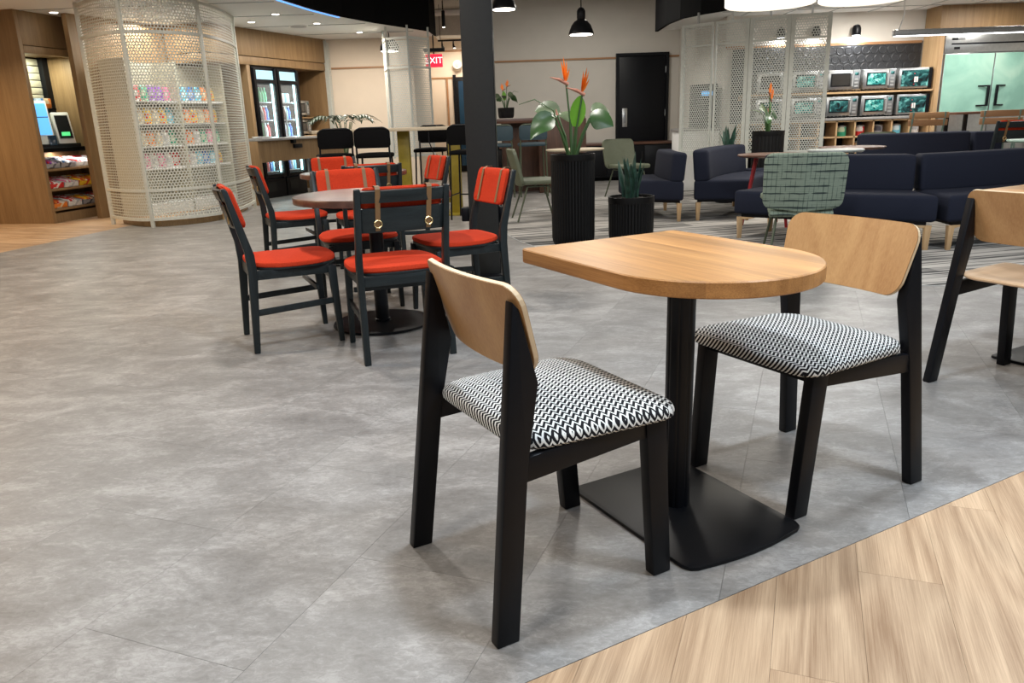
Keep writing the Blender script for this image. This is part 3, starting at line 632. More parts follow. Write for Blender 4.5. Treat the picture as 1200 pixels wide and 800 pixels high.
# ------------------------------------------------------------------ steel column
co = thing('steel_column', 'dark steel column with an outlet box beside the red chair', 'column', (-.17, 5.68, 0), R(-2))
MB().box(-.105, .105, -.105, -.09, 0, CZ - .001).build('flange', 'dark_grey', co, bevel=.002)
MB().box(-.105, .105, .09, .105, 0, CZ - .001).build('flange', 'dark_grey', co, bevel=.002)
MB().box(-.006, .006, -.09, .09, 0, CZ - .001).build('web', 'black', co)
MB().box(.098, .110, -.085, .085, 0, CZ - .001).build('side_cover', 'black', co)
MB().box(-.16, .16, -.16, .16, 0, .018).build('foot_plate', 'black', co, bevel=.003)
bx = MB().box(.11, .17, -.07, .03, .38, .50).build('outlet_box', 'black_metal', co, bevel=.008)
MB().box(.17, .176, -.055, .015, .40, .48).build('outlet_cover', 'dark_grey', bx, bevel=.002)
bx = MB().box(-.165, -.105, -.07, .03, .40, .50).build('outlet_box', 'black_metal', co, bevel=.008)

# ------------------------------------------------------------------ perforated screens
def perforate(surf, w, z0, z1, pitch, hole, name, mat, parent, stuff=False):
    """sheet metal with real round holes: staggered hexagonal cells, each with a six-sided hole; surf(s, z) -> point"""
    vs = []; fs = []; ry = pitch * .866; rows = int((z1 - z0) / ry); cols = int(w / pitch); px = w / cols; pz = (z1 - z0) / rows; rr = hole
    for j in range(rows):
        zc = z0 + (j + .5) * pz
        for i in range(cols + (j % 2)):
            xc = (i + (.0 if j % 2 else .5)) * px; n = len(vs)
            for k in range(6):
                a = R(60 * k + 30)
                ox, oz = xc + math.cos(a) * px / math.sqrt(3), zc + math.sin(a) * pz / .866 / math.sqrt(3)
                hx, hz = xc + math.cos(a) * rr, zc + math.sin(a) * rr
                vs.append(surf(min(max(ox, 0), w), min(max(oz, z0), z1))); vs.append(surf(min(max(hx, 0), w), min(max(hz, z0), z1)))
            for k in range(6):
                k2 = (k + 1) % 6; fs.append((n + 2 * k, n + 2 * k2, n + 2 * k2 + 1, n + 2 * k + 1))
    me = bpy.data.meshes.new(name); me.from_pydata([tuple(v) for v in vs], [], fs); me.materials.append(M[mat])
    o = bpy.data.objects.new(name, me); C.objects.link(o); o.parent = parent
    return o
# curved snack screen in front of the store
SPOST = [Vector((-5.00, 9.78, 0)), Vector((-4.26, 9.25, 0)), Vector((-3.59, 9.81, 0)), Vector((-3.68, 11.30, 0))]
SX, SY = -4.3, 10.2
ps = thing('perforated_screen', 'tall curved cream perforated metal screen in front of the snack shelves', 'screen', (SX, SY, 0))
_k = [Vector((-5.45, 10.55, 0))] + SPOST + [Vector((-4.3, 12.3, 0))]
def crv(seg, t, z, r=0):
    p0, p1, p2, p3 = _k[seg:seg + 4]
    p = .5 * ((2 * p1) + (p2 - p0) * t + (2 * p0 - 5 * p1 + 4 * p2 - p3) * t * t + (3 * p1 - p0 - 3 * p2 + p3) * t ** 3)
    q = p + (Vector((SX, SY + .3, 0)) - p).normalized() * r
    return Vector((q.x - SX, q.y - SY, z))
BARS = [.10, .44, 2.20, 2.56]
for i in range(4):
    p = crv(min(i, 2), 0 if i < 3 else 1, 0); MB().bar(p, p + Vector((0, 0, 2.599)), .04, .04).build('post', 'screen_white', ps, bevel=.003)
for i in range(3):
    L_ = sum((crv(i, (k + 1) / 20, 0) - crv(i, k / 20, 0)).length for k in range(20))
    for z in BARS:
        mb = MB()
        for k in range(12): mb.bar(crv(i, k / 12, z), crv(i, (k + 1) / 12, z), .028, .034)
        mb.build('rail', 'screen_white', ps)
    for z0, z1 in zip(BARS[:-1], BARS[1:]):
        perforate(lambda s_, z, i=i, L_=L_: crv(i, min(1, max(0, s_ / L_)), z), L_, z0 + .014, z1 - .014, .037, .0142, 'perforated_panel', 'screen_white', ps)
mb = MB()
for i in range(3):
    for k in range(12): mb.bar(crv(i, k / 12, .05, .14), crv(i, (k + 1) / 12, .05, .14), .04, .10)
pl = mb.build('curved_plinth', 'veneer'); pl.location = (SX, SY, 0); tag(pl, 'low curved wooden plinth behind the curved perforated screen', 'plinth')
# hanging pale screen by the bar
hs = thing('hanging_screen', 'pale perforated two-panel screen hanging behind the bar table', 'screen', (0, 0, 0))
HP = [(-1.97, 13.6), (-1.85, 13.1), (-1.49, 12.95), (-1.20, 13.35)]
for p in HP: MB().bar((p[0], p[1], .55), (p[0], p[1], 2.6), .03, .03).build('post', 'screen_pale', hs)
for (p, q) in zip(HP[:-1], HP[1:]):
    l = math.hypot(q[0] - p[0], q[1] - p[1])
    for z in (.6, 1.98, 2.42): MB().bar((*p, z), (*q, z), .03, .035).build('rail', 'screen_pale', hs)
    for z0, z1 in ((.62, 1.96), (2.0, 2.40)):
        perforate(lambda s, z, p=p, q=q, l=l: Vector((p[0] + (q[0] - p[0]) * s / l, p[1] + (q[1] - p[1]) * s / l, z)), l, z0, z1, .036, .0125, 'perforated_panel', 'screen_pale', hs)
# four kitchen screens
KP = [(2.50, 11.33), (2.86, 10.98), (3.25, 10.70), (3.71, 10.48), (4.17, 10.33)]
KL = ['leftmost pale perforated screen panel, at the round edge of the black canopy', 'second pale perforated screen panel from the left, left of the thick post', 'pale perforated screen panel behind the tall flowering planter', 'rightmost pale perforated screen panel next to the microwaves']
for i, (p, q) in enumerate(zip(KP[:-1], KP[1:])):
    l = math.hypot(q[0] - p[0], q[1] - p[1]); ang = math.atan2(q[1] - p[1], q[0] - p[0]); zt = 2.28 + .0 * i
    s_ = thing('kitchen_screen', KL[i], 'screen', (p[0], p[1], 0), ang, 'perforated screens by the kitchen')
    wpost = (.045 if i == 0 else .02) if i < 2 else .05
    for x, w_ in ((.026, wpost), (l - .026, .02 if i == 0 else .05)): MB().box(x - w_ / 2, x + w_ / 2, -.02, .02, 0, zt).build('post', 'screen_pale', s_)
    for x in (l * .5,): MB().box(x - .012, x + .012, -.012, .012, zt, 2.42).build('ceiling_rod', 'grey_metal', s_)
    MB().box(.03, l - .03, -.016, .016, zt - .035, zt).build('rail', 'screen_pale', s_); MB().box(.03, l - .03, -.014, .014, 1.985, 2.005).build('rail', 'screen_pale', s_); MB().box(.03, l - .03, -.016, .016, .54, .60).build('rail', 'screen_pale', s_)
    for z0, z1 in ((.60, 1.985), (2.005, zt - .035)): perforate(lambda s, z: Vector((.04 + s, 0, z)), l - .08, z0, z1, .031, .0120, 'perforated_panel', 'screen_pale', s_)

# ------------------------------------------------------------------ store: kiosk cabinet on the left
def frame(o, ang):
    c, s = math.cos(ang), math.sin(ang); return lambda x, y, z=0: (o[0] + x * c - y * s, o[1] + x * s + y * c, z)
GS = GA + PI / 2                                            # local x runs away along the grid, local y into the wall
K0 = (-5.93, 10.09); GK = R(78.5); kf = frame(K0, GK)
kc = thing('kiosk_cabinet', 'tall oak veneer cabinet with an open niche for the checkout kiosk', 'cabinet', (K0[0], K0[1], 0), GK)
MB().box(0, .06, 0, .84, .0, 2.599).build('side_panel', 'veneer', kc, bevel=.003)
MB().box(1.20, 1.26, 0, .84, 0, 2.599).build('side_panel', 'veneer', kc, bevel=.003)
MB().box(.06, 1.20, 0, .10, 2.20, 2.599).build('header_panel', 'veneer', kc, bevel=.002)
MB().box(.06, 1.20, -.002, .10, 2.105, 2.19).build('header_rail', 'veneer', kc, bevel=.002)
MB().box(.06, 1.20, .10, .84, 2.15, 2.19).build('niche_top', 'veneer', kc)
MB().box(.06, 1.20, .78, .82, .0, 2.15).build('niche_back', 'dark_grey', kc)
for k in range(12): MB().box(.08, 1.12, .755, .778, 1.0 + k * .095, 1.0 + k * .095 + .085).build('slatwall_board', 'slat', kc, bevel=.004)
MB().box(1.10, 1.20, .68, .76, .95, 2.15).build('black_post', 'black', kc)
MB().box(.06, 1.20, .05, .778, .90, .95).build('counter_top', 'black_matte', kc, bevel=.004)
MB().box(.06, 1.20, .02, .68, 0, .12).build('plinth', 'veneer', kc)
MB().box(.06, 1.20, .45, .67, .12, .90).build('shelf_back', 'veneer', kc)
SHZ = (.66, .405, .15)
for z in SHZ:
    o = MB().xprism([(.02, z), (.45, z + .07), (.45, z + .10), (.02, z + .03)], .06, 1.20).build('shelf', 'veneer', kc, bevel=.002)
area(*kf(.8, .5, 2.13), .3, 12, (.95, 1, .8))
area(*kf(.7, .18, .89), .5, 5, (1, .95, .9), sy=.1)  # unseen lamp below the counter top, over the snack shelves
kk = thing('checkout_kiosk', 'white self-checkout kiosk with a lit blue screen in the left niche', 'kiosk', kf(.60, .44, .95), GK - R(38))
MB().xprism([(-.16, 0), (.18, 0), (.18, .60), (.10, .62), (-.10, .10)], -.22, .12).build('body', 'white', kk, bevel=.012)
g = lambda z: -.10 + (z - .10) * .20 / .52 - .006
MB().add([(-.20, g(.17), .17), (.10, g(.17), .17), (.10, g(.58), .58), (-.20, g(.58), .58)], [(0, 1, 2, 3)]).build('screen', 'display_blue', kk)
MB().add([(-.20, g(.40) - .003, .395), (.10, g(.40) - .003, .395), (.10, g(.405) - .003, .405), (-.20, g(.405) - .003, .405)], [(0, 1, 2, 3)]).build('screen_divider', 'black', kk)
MB().xprism([(-.20, 0), (.1, 0), (.1, .05), (-.18, .05)], -.24, .40).build('base_tray', 'black_metal', kk, bevel=.006)
pt = MB().xprism([(-.14, .02), (.10, .02), (.14, .46), (.06, .46)], .15, .36).build('payment_terminal', 'white', kk, bevel=.012)
MB().xprism([(-.128, .12), (-.10, .12), (.04, .42), (.035, .42)], .175, .335).build('keypad', 'black_metal', pt)
MB().box(.20, .30, -.135, -.12, .15, .20).build('status_light', 'display_green', pt)
MB().xprism([(-.20, .03), (-.16, .03), (-.12, .16), (-.17, .16)], .02, .12).build('card_reader', 'gloss_blue', pt, bevel=.004)
# snack trays on the sloped shelves: each tray is a thing, its packets are parts
def tray(label, loc, rot, inks, w=.25):
    t = thing('snack_tray', label, 'snack tray', loc, rot, 'snack trays under the kiosk')
    b = MB().box(-w / 2, w / 2, 0, .30, 0, .012).box(-w / 2, w / 2, 0, .008, 0, .06).box(-w / 2, -w / 2 + .008, 0, .30, 0, .07).box(w / 2 - .008, w / 2, 0, .30, 0, .07).box(-w / 2, w / 2, .292, .30, 0, .09)
    b.build('tray_box', 'ink_' + inks[0], t)
    for k in range(5):
        x = -w / 2 + .012 + (w - .024) * (k + .5) / 5; q = MB()
        g = [[Vector((x + dx, y, .055 + h_ + .012 * math.sin(y * 40 + k))) for y, h_ in ((.015, 0), (.03, .02), (.15, .035), (.26, .03), (.285, .01))] for dx in (-.018, -.010, .010, .018)]
        for r_ in (0, 3):
            for p in g[r_]: p.z -= .014
        q.sheet(g).build('packet', 'ink_' + inks[1 + k % (len(inks) - 1)], t, smooth=True)
    t.rotation_euler = (R(9.2), 0, rot); t.rotation_mode = 'XYZ'
    return t
TL = [['grey', 'purple', 'red'], ['grey', 'grey', 'blue'], ['white', 'red', 'grey'], ['red', 'white', 'grey'], ['red', 'white', 'red'], ['white', 'pink', 'white'], ['yellow', 'yellow', 'red'], ['yellow', 'orange', 'yellow'], ['orange', 'red', 'orange'], ['white', 'white', 'red'], ['grey', 'orange', 'yellow'], ['orange', 'white', 'red']]
CW = ['nearest the veneer side', 'second from the veneer side', 'third from the veneer side', 'farthest from the veneer side']
for i, nm in enumerate(('top', 'middle', 'bottom')):
    for k in range(4):
        tray('%s snack tray on the %s shelf under the kiosk, %s' % (TL[i * 4 + k][0], nm, CW[k]), kf(.20 + k * .272, .035, SHZ[i] + .034), GK, TL[i * 4 + k])
for i, (x, z, ink) in enumerate(((.80, 1.47, 'blue'), (.93, 1.47, 'orange'), (.95, 1.27, 'cyan'))):
    t = thing('snack_carton', '%s carton on a small wall shelf above the kiosk terminal' % ink, 'carton', kf(x, .62, z), GK)
    MB().box(-.062, .062, -.06, .06, 0, .13).build('carton_body', 'ink_' + ink, t, bevel=.003); MB().box(-.058, .058, -.05, .05, .13, .134).build('lid', 'ink_white', t)
for i, (z, x0, x1) in enumerate(((1.45, .72, 1.0), (1.25, .86, 1.03))):
    t = thing('wall_shelf', ('upper' if i == 0 else 'lower') + ' small clear shelf on the slatted board above the kiosk', 'shelf', kf(0, 0, z), GK); MB().box(x0, x1, .50, .754, 0, .016).build('shelf_board', 'black_matte', t); MB().box(x0, x1, .735, .754, -.06, 0).build('bracket', 'black_matte', t)

# ------------------------------------------------------------------ store: coolers, niche and counter
W0 = (-3.82, 13.0); wf = frame(W0, GS)
wn = struct(MB().box(-2.9, 1.7, .72, .80, 0, 2.599).build('wall_store', 'veneer')); wn.location = (W0[0], W0[1], 0); wn.rotation_euler = (0, 0, GS)
bh = thing('wood_bulkhead', 'oak veneer bulkhead above the drinks coolers', 'bulkhead', (W0[0], W0[1], 0), GS)
MB().box(-1.3, 1.78, -.02, .70, 2.20, 2.598).build('upper_panel', 'veneer', bh, bevel=.003)
MB().box(-1.3, 1.78, -.01, .70, 2.07, 2.19).build('lower_panel', 'veneer', bh, bevel=.003)
MB().box(1.70, 1.78, 0, .70, 0, 2.07).build('end_panel', 'veneer', bh, bevel=.003)
MB().box(-.42, -.34, 0, .70, 0, 2.07).build('side_panel', 'veneer', bh, bevel=.003)
es = thing('perforated_strip', 'narrow white perforated strip at the end of the cooler wall', 'screen', wf(1.73, -.045, 0), GS)
MB().box(-.02, .0, -.03, .05, 0, 2.58).build('strip_edge', 'screen_pale', es); perforate(lambda s, z: Vector((s + .0, -.03, z)), .07, .05, 2.55, .035, .011, 'perforated_panel', 'screen_pale', es)
NTH = ['first', 'second', 'third', 'fourth', 'fifth', 'sixth', 'seventh', 'eighth', 'ninth', 'tenth', 'eleventh', 'twelfth']
def bottle_mesh(col, kind):
    if kind == 0: prof = [(.026, 0), (.030, .008), (.030, .11), (.028, .125), (.012, .165), (.012, .182)]
    else: prof = [(.030, 0), (.033, .006), (.033, .115), (.027, .128), (.026, .13)]
    return MB().lathe(prof, 10).mesh('bottle_body', 'drink_' + col, smooth=True)
BOT = {}
CAP = {c: MB().lathe([(.0135, 0), (.0135, .018), (.012, .020)], 8).mesh('cap', 'drink_' + c) for c in ('white', 'green', 'red', 'blue')}
def bottle(col, kind, loc, label, group, scale=1):
    if (col, kind) not in BOT: BOT[(col, kind)] = bottle_mesh(col, kind)
    t = thing('drink_bottle' if kind == 0 else 'drink_can', label, 'bottle' if kind == 0 else 'can', loc, 0, group); t.scale = (scale,) * 3
    inst('bottle_body' if kind == 0 else 'can_body', BOT[(col, kind)], t)
    if kind == 0: inst('cap', CAP['white' if col != 'green' else 'green'], t, (0, 0, .182))
    return t
ORD = ['top', 'second', 'third', 'bottom']
def cooler(x0, which):
    t = thing('drinks_cooler', '%s black upright drinks cooler with a glowing edge light' % which, 'cooler', wf(x0, .0, 0), GS)
    w = .56
    MB().box(0, w, .0, .62, 0, .30).box(0, .03, 0, .62, .30, 2.05).box(w - .03, w, 0, .62, .30, 2.05).box(0, w, 0, .62, 2.0, 2.05).box(0, w, .58, .62, .3, 2.0).build('body', 'black_metal', t)
    MB().box(.03, w - .03, .55, .575, .3, 1.85).build('lit_back', 'cooler_back', t)
    MB().box(.04, w - .05, -.012, .0, 1.86, 2.0).build('header_sign', 'cooler_header', t)
    MB().box(0, .05, -.045, 0, .32, 2.03).box(w - .05, w, -.045, 0, .32, 2.03).box(.05, w - .05, -.045, 0, .32, .38).box(.05, w - .05, -.045, 0, 1.80, 1.86).build('door_frame', 'black_metal', t)
    MB().box(.05, w - .05, -.022, -.018, .38, 1.80).build('door_glass', 'glass', t)
    MB().tube([(.065, -.055, .85), (.055, -.085, .95), (.055, -.085, 1.35), (.065, -.055, 1.45)], .012, 8).build('door_handle', 'grey_metal', t)
    MB().box(w - .085, w - .055, .012, .03, .40, 1.98).build('light_strip', 'cooler_light', t)
    MB().box(.08, .3, -.005, 0, .1, .25).build('vent_grille', 'dark_grey', t)
    zs = [1.52, 1.24, .97, .70, .42]
    for z in zs: MB().box(.03, w - .09, .05, .55, z - .012, z).build('shelf', 'grey_metal', t)
    pal = {'left': [['blue', 'blue', 'green', 'green', 'green', 'green'], ['pink', 'blue', 'cyan', 'brown', 'red', 'blue'], ['white', 'red', 'brown', 'green', 'white', 'red'], ['blue', 'white', 'blue', 'white', 'cyan', 'white'], ['red', 'brown', 'green', 'red', 'blue', 'cyan']],
           'right': [['cyan', 'white', 'red', 'white', 'cyan', 'white'], ['cyan', 'blue', 'red', 'brown', 'cyan', 'blue'], ['blue', 'cyan', 'blue', 'white', 'cyan', 'blue'], ['white', 'yellow', 'white', 'yellow', 'white', 'cyan'], ['white', 'cyan', 'white', 'blue', 'white', 'cyan']]}[which]
    for i, z in enumerate(zs):
        sn = ['top', 'second', 'third', 'fourth', 'lowest'][i]
        for k in range(6):
            col = pal[i][k]; kind = 1 if (which == 'right' and i == 0) else 0
            bottle(col, kind, wf(x0 + .075 + k * .067, .12, z), '%s drink %s, %s from the left on the %s shelf of the %s cooler' % (col, 'bottle' if kind == 0 else 'can', NTH[k], sn, which), 'drinks in the %s cooler' % which, 1.12)
    l = bpy.data.lights.new('cooler_lamp', 'AREA'); l.shape = 'RECTANGLE'; l.size = .03; l.size_y = 1.5; l.energy = 5; l.color = (.55, .9, 1)
    lo = bpy.data.objects.new('cooler_lamp', l); C.objects.link(lo); lo.parent = t; lo.location = (w - .09, .03, 1.2); lo.rotation_euler = (PI / 2, 0, R(50)); 
    return t
cooler(-.32, 'left'); cooler(.27, 'right')
def microwave(label, loc, rot, window='dark_glass', w=.52, h=.31, d=.40, group=None, plain=False):
    t = thing('microwave', label, 'microwave', loc, rot, group)
    MB().box(-w / 2, w / 2, 0, d, .02, h).build('body', 'steel', t, bevel=.006)
    for x in (-w / 2 + .05, w / 2 - .05): MB().box(x - .02, x + .02, .04, .08, 0, .02).build('foot', 'rubber', t)
    if plain:                                              # side with a vented panel
        MB().box(-w / 2 + .03, w / 2 - .05, -.008, 0, .045, h - .03).build('side_window', window, t)
        MB().box(w / 2 - .045, w / 2 - .0, -.010, 0, .02, h).build('trim_strip', 'black', t)
        for k in range(3): MB().lathe([(.006, 0), (.006, .004)], 8, (-.02 + .0 * k, -.012, .07 + .07 * k)).build('indicator', 'exit_red', t)
        MB().box(-.02, -.005, -.03, -.01, .10, .17).box(.01, .022, -.03, -.01, .10, .17).build('door_handle', 'white', t)
        return t
    dr_ = MB().box(-w / 2 + .008, w * .26, -.02, 0, .03, h - .008).build('door', 'steel', t, bevel=.004)
    MB().box(-w / 2 + .04, w * .18, -.024, -.0195, .07, h - .045).build('window_frame', 'black', dr_); MB().box(-w / 2 + .055, w * .165, -.026, -.0235, .085, h - .06).build('window', window, dr_)
    MB().bar((w * .225, -.045, .07), (w * .225, -.045, h - .05), .02, .02).bar((w * .225, -.02, .08), (w * .225, -.045, .08), .015, .015).bar((w * .225, -.02, h - .06), (w * .225, -.045, h - .06), .015, .015).build('door_handle', 'grey_metal', dr_)
    pn = MB().box(w * .28, w / 2 - .008, -.016, 0, .03, h - .008).build('control_panel', 'steel_dark', t, bevel=.003)
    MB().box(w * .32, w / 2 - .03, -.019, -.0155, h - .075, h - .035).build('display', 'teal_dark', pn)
    for k in range(3): MB().box(w * .32, w / 2 - .03, -.019, -.0155, .06 + k * .045, .085 + k * .045).build('button', 'grey_metal', pn)
    for k in range(6): MB().box(-w / 2 + .03 + k * .055, -w / 2 + .065 + k * .055, -.003, 0, .022, .028).build('vent_slot', 'black', t)
    return t
microwave('steel microwave in the wooden niche, upper of the two beside the coolers', wf(1.17, .20, 1.286), GS, h=.275, w=.46)
microwave('steel microwave in the wooden niche, lower of the two beside the coolers', wf(1.17, .20, .971), GS, h=.275, w=.46)
ns = thing('niche_shelf', 'thin shelf between the two microwaves beside the coolers', 'shelf', (W0[0], W0[1], 0), GS); MB().box(.88, 1.695, .12, .70, 1.255, 1.28).build('shelf_board', 'veneer', ns); MB().box(.88, 1.695, .05, .70, .945, .97).build('lower_board', 'light_wood', ns); MB().box(.84, .879, .08, .70, 0, 2.06).build('side_board', 'veneer', ns)
ct = thing('store_counter', 'dark counter with a wooden front panel before the drinks coolers', 'counter', (W0[0], W0[1], 0), GS)
MB().box(-1.25, 1.07, -.78, -.30, .93, .965).build('counter_top', 'pale_counter', ct, bevel=.004)
MB().box(-1.20, 1.02, -.70, -.67, .62, .93).build('front_panel', 'veneer', ct, bevel=.002)
MB().box(1.02, 1.07, -.70, -.30, 0, .93).build('end_panel', 'veneer', ct, bevel=.002); MB().box(-1.25, -1.20, -.70, -.30, 0, .93).build('end_panel', 'veneer', ct, bevel=.002)
for x in (-.42, .32): c_ = MB().box(x, x + .20, -.74, -.70, .80, .86).build('power_box', 'black', ct, bevel=.004); MB().box(x - .05, x + .02, -.76, -.70, .875, .93).build('clamp', 'black', c_)
cu = thing('paper_cup', 'small white lidded cup on the counter by the niche', 'cup', wf(.96, -.55, .965)); MB().lathe([(.03, 0), (.042, .06), (.043, .065)], 14).build('cup_body', 'walnut', cu); MB().lathe([(.046, .066), (.046, .075), (.04, .08)], 14).build('lid', 'white', cu)
nw = thing('napkin_stack', 'pale stack of papers on the counter in front of the left cooler', 'papers', wf(-.95, -.55, .965), R(20))
for k in range(4): o = MB().box(-.12, .12, -.08, .08, k * .007, k * .007 + .006).build('sheet', 'white' if k % 2 else 'pale_counter', nw); o.rotation_euler = (0, 0, k * .15)

# ------------------------------------------------------------------ store: snack shelving behind the curved screen
g0 = wf(-2.25, .18); gf = frame(g0, GS)
gd = thing('snack_gondola', 'white snack shelving seen through the curved perforated screen', 'shelving', (g0[0], g0[1], 0), GS)
MB().box(-.35, 1.45, .40, .46, 0, 2.05).build('back_panel', 'slat', gd); MB().box(-.35, 1.45, 0, .40, 0, .14).build('base', 'white', gd)
for x in (-.37, .50, 1.43): MB().box(x, x + .04, .0, .44, 0, 2.05).build('upright', 'slat', gd)
GZ = [1.52, 1.22, .92, .62]
for z in GZ: MB().box(-.33, 1.43, .02, .40, z - .02, z).build('shelf', 'white', gd)
def bag(ink, loc, rot, label, group, s=1):
    key = 'bag_' + ink
    if key not in bpy.data.meshes:
        g = []
        for j, (z, w_, d_) in enumerate(((0, .060, .004), (.012, .062, .018), (.07, .066, .034), (.14, .064, .030), (.19, .060, .010), (.205, .060, .003))):
            g.append([Vector((w_ * math.cos(a), d_ * math.sin(a), z)) for a in [2 * PI * k / 12 for k in range(12)]])
        vs = [p for r_ in g for p in r_]; fs = [(i * 12 + k, i * 12 + (k + 1) % 12, (i + 1) * 12 + (k + 1) % 12, (i + 1) * 12 + k) for i in range(5) for k in range(12)] + [tuple(range(12))[::-1], tuple(range(60, 72))]
        MB().add(vs, fs).mesh(key, 'ink_' + ink, smooth=True)
    o = bpy.data.objects.new('snack_bag', bpy.data.meshes[key]); C.objects.link(o); o.location = loc; o.rotation_euler = (R(-6), 0, rot); o.scale = (s,) * 3
    return tag(o, label, 'snack bag', group)
GP = [['pink', 'red', 'green', 'purple', 'purple', 'pink', 'blue', 'cyan', 'blue', 'cyan', 'orange', 'yellow'], ['orange', 'tan', 'yellow', 'tan', 'yellow', 'cyan', 'tan', 'orange', 'yellow', 'tan', 'orange', 'yellow'],
      ['white', 'tan', 'orange', 'tan', 'white', 'green', 'red', 'orange', 'white', 'green', 'pink', 'green'], ['red', 'pink', 'white', 'pink', 'white', 'red', 'red', 'white', 'cyan', 'blue', 'cyan', 'yellow']]
for i, z in enumerate(GZ):
    for k in range(12):
        x = -.262 + k * .137 + (.06 if k > 5 else 0)
        bag(GP[i][k], gf(x, .12, z + .002), GS, '%s snack bag, %s from the left, %s shelf behind the curved perforated screen' % (GP[i][k], NTH[k], ORD[i]), 'snack bags behind the curved screen')
oc = thing('open_cooler', 'open cooler with a bright light tube behind the left of the curved screen', 'cooler', (-6.68, 12.3, 0), 0)
MB().box(0, .82, .45, .60, 0, 2.0).box(0, .82, 0, .60, 0, .35).box(0, .03, 0, .6, .35, 2.0).box(.79, .82, 0, .6, .35, 2.0).box(0, .82, 0, .6, 1.9, 2.0).build('body', 'grey_metal', oc)
MB().tube([(.80, -.02, .40), (.80, -.02, 1.85)], .016, 8).build('light_tube', 'lamp_cool', oc)
for z in (1.45, 1.15, .85, .55): MB().box(.03, .79, .08, .45, z - .02, z).build('shelf', 'white', oc)
for i, z in enumerate((1.45, 1.15, .85, .55)):
    for k in range(8):
        c_ = ['cyan', 'white', 'cyan', 'white', 'blue', 'white', 'cyan', 'white'][(k + i * 3) % 8]
        bottle(c_, 0, (-6.68 + .08 + k * .09, 12.52, z), '%s bottle, %s from the left on the %s shelf of the open cooler' % (c_, NTH[k], ORD[i]), 'bottles in the open cooler', 1.1)
area(*gf(.5, -.55, 2.58), 1.4, 26, (.95, 1, .96), rot=(0, 0, GS), sy=.2)  # unseen light added to brighten the snack shelving

# ------------------------------------------------------------------ bar table and stools
bt_ = thing('bar_table', 'long pale bar-height table on mustard yellow legs', 'table', (-1.25, 9.75, 0), R(-4))
MB().box(-1.05, .93, -.30, .30, 1.02, 1.06).build('table_top', 'bar_top', bt_, bevel=.006)
for x in (.02, .64):
    MB().box(x - .09, x + .05, -.05, .05, .02, 1.02).build('leg', 'mustard', bt_, bevel=.004); MB().box(x - .16, x + .12, -.25, .25, 0, .02).build('foot', 'mustard', bt_, bevel=.003)
MB().box(.07, .55, -.02, .02, .14, .20).build('foot_bar', 'mustard', bt_)
po = MB().box(.28, .42, -.06, .02, 1.06, 1.075).build('power_unit', 'black', bt_, bevel=.003); MB().tube([(.36, -.28, 1.0), (.36, -.29, .9), (.40, -.29, .78), (.42, -.29, .70)], .007, 6).build('cable', 'black', po)
def stool(label, pad, frame_, sz=.74, bh=1.04, group='black bar stools'):
    t = thing('bar_stool', label, 'stool', group=group)
    for sx in (-1, 1):
        MB().tube([(sx * .20, .20, 0), (sx * .175, .17, sz - .03)], .011, 8).build('leg', frame_, t)
        MB().tube([(sx * .20, -.21, 0), (sx * .185, -.18, sz), (sx * .185, -.20, bh - .06), (sx * .165, -.205, bh - .015), (sx * .13, -.205, bh)], .011, 8).build('leg', frame_, t)
        MB().tube([(sx * .195, -.205, .28), (sx * .193, .19, .28)], .008, 8).build('foot_rail', frame_, t)
    MB().tube([(-.13, -.205, bh), (.13, -.205, bh)], .011, 8).build('top_rail', frame_, t)
    MB().tube([(-.195, .195, .26), (.195, .195, .26)], .009, 8).build('foot_rail', frame_, t)
    inst('seat_pad', pad_mesh('seat_pad', pad, rrect(.42, .40, .06, 5), sz - .03, sz + .015, .012), t)
    out = rrect(.41, .21, .045, 5); g = [(x, z + bh - .115) for x, z in out]
    MB().add([(x, -.215 - .02 * (1 - (x / .19) ** 2), z) for x, z in g] + [(x, -.180 - .02 * (1 - (x / .19) ** 2), z) for x, z in g], [tuple(range(len(g))), tuple(range(len(g), 2 * len(g)))[::-1]] + [(i, (i + 1) % len(g), len(g) + (i + 1) % len(g), len(g) + i) for i in range(len(g))]).build('back_pad', pad, t, bevel=.008)
    return t
bs = stool('black bar stool with its back to the camera, left in front of the bar table', 'black_matte', 'black_metal', .77, 1.07); place(bs, (-1.52, 9.18, 0), R(3))
dup(bs, (-2.02, 9.34, 0), R(18), 'black bar stool at the left end of the bar table beside the small palm')
dup(bs, (-.42, 9.20, 0), R(-12), 'black bar stool near the right end of the bar table, against the column')
dup(bs, (-.98, 10.42, 0), R(175), 'black bar stool across the bar table, behind the yellow legs')
dup(bs, (-.30, 10.35, 0), R(185), 'black bar stool across the bar table, mostly behind the column')
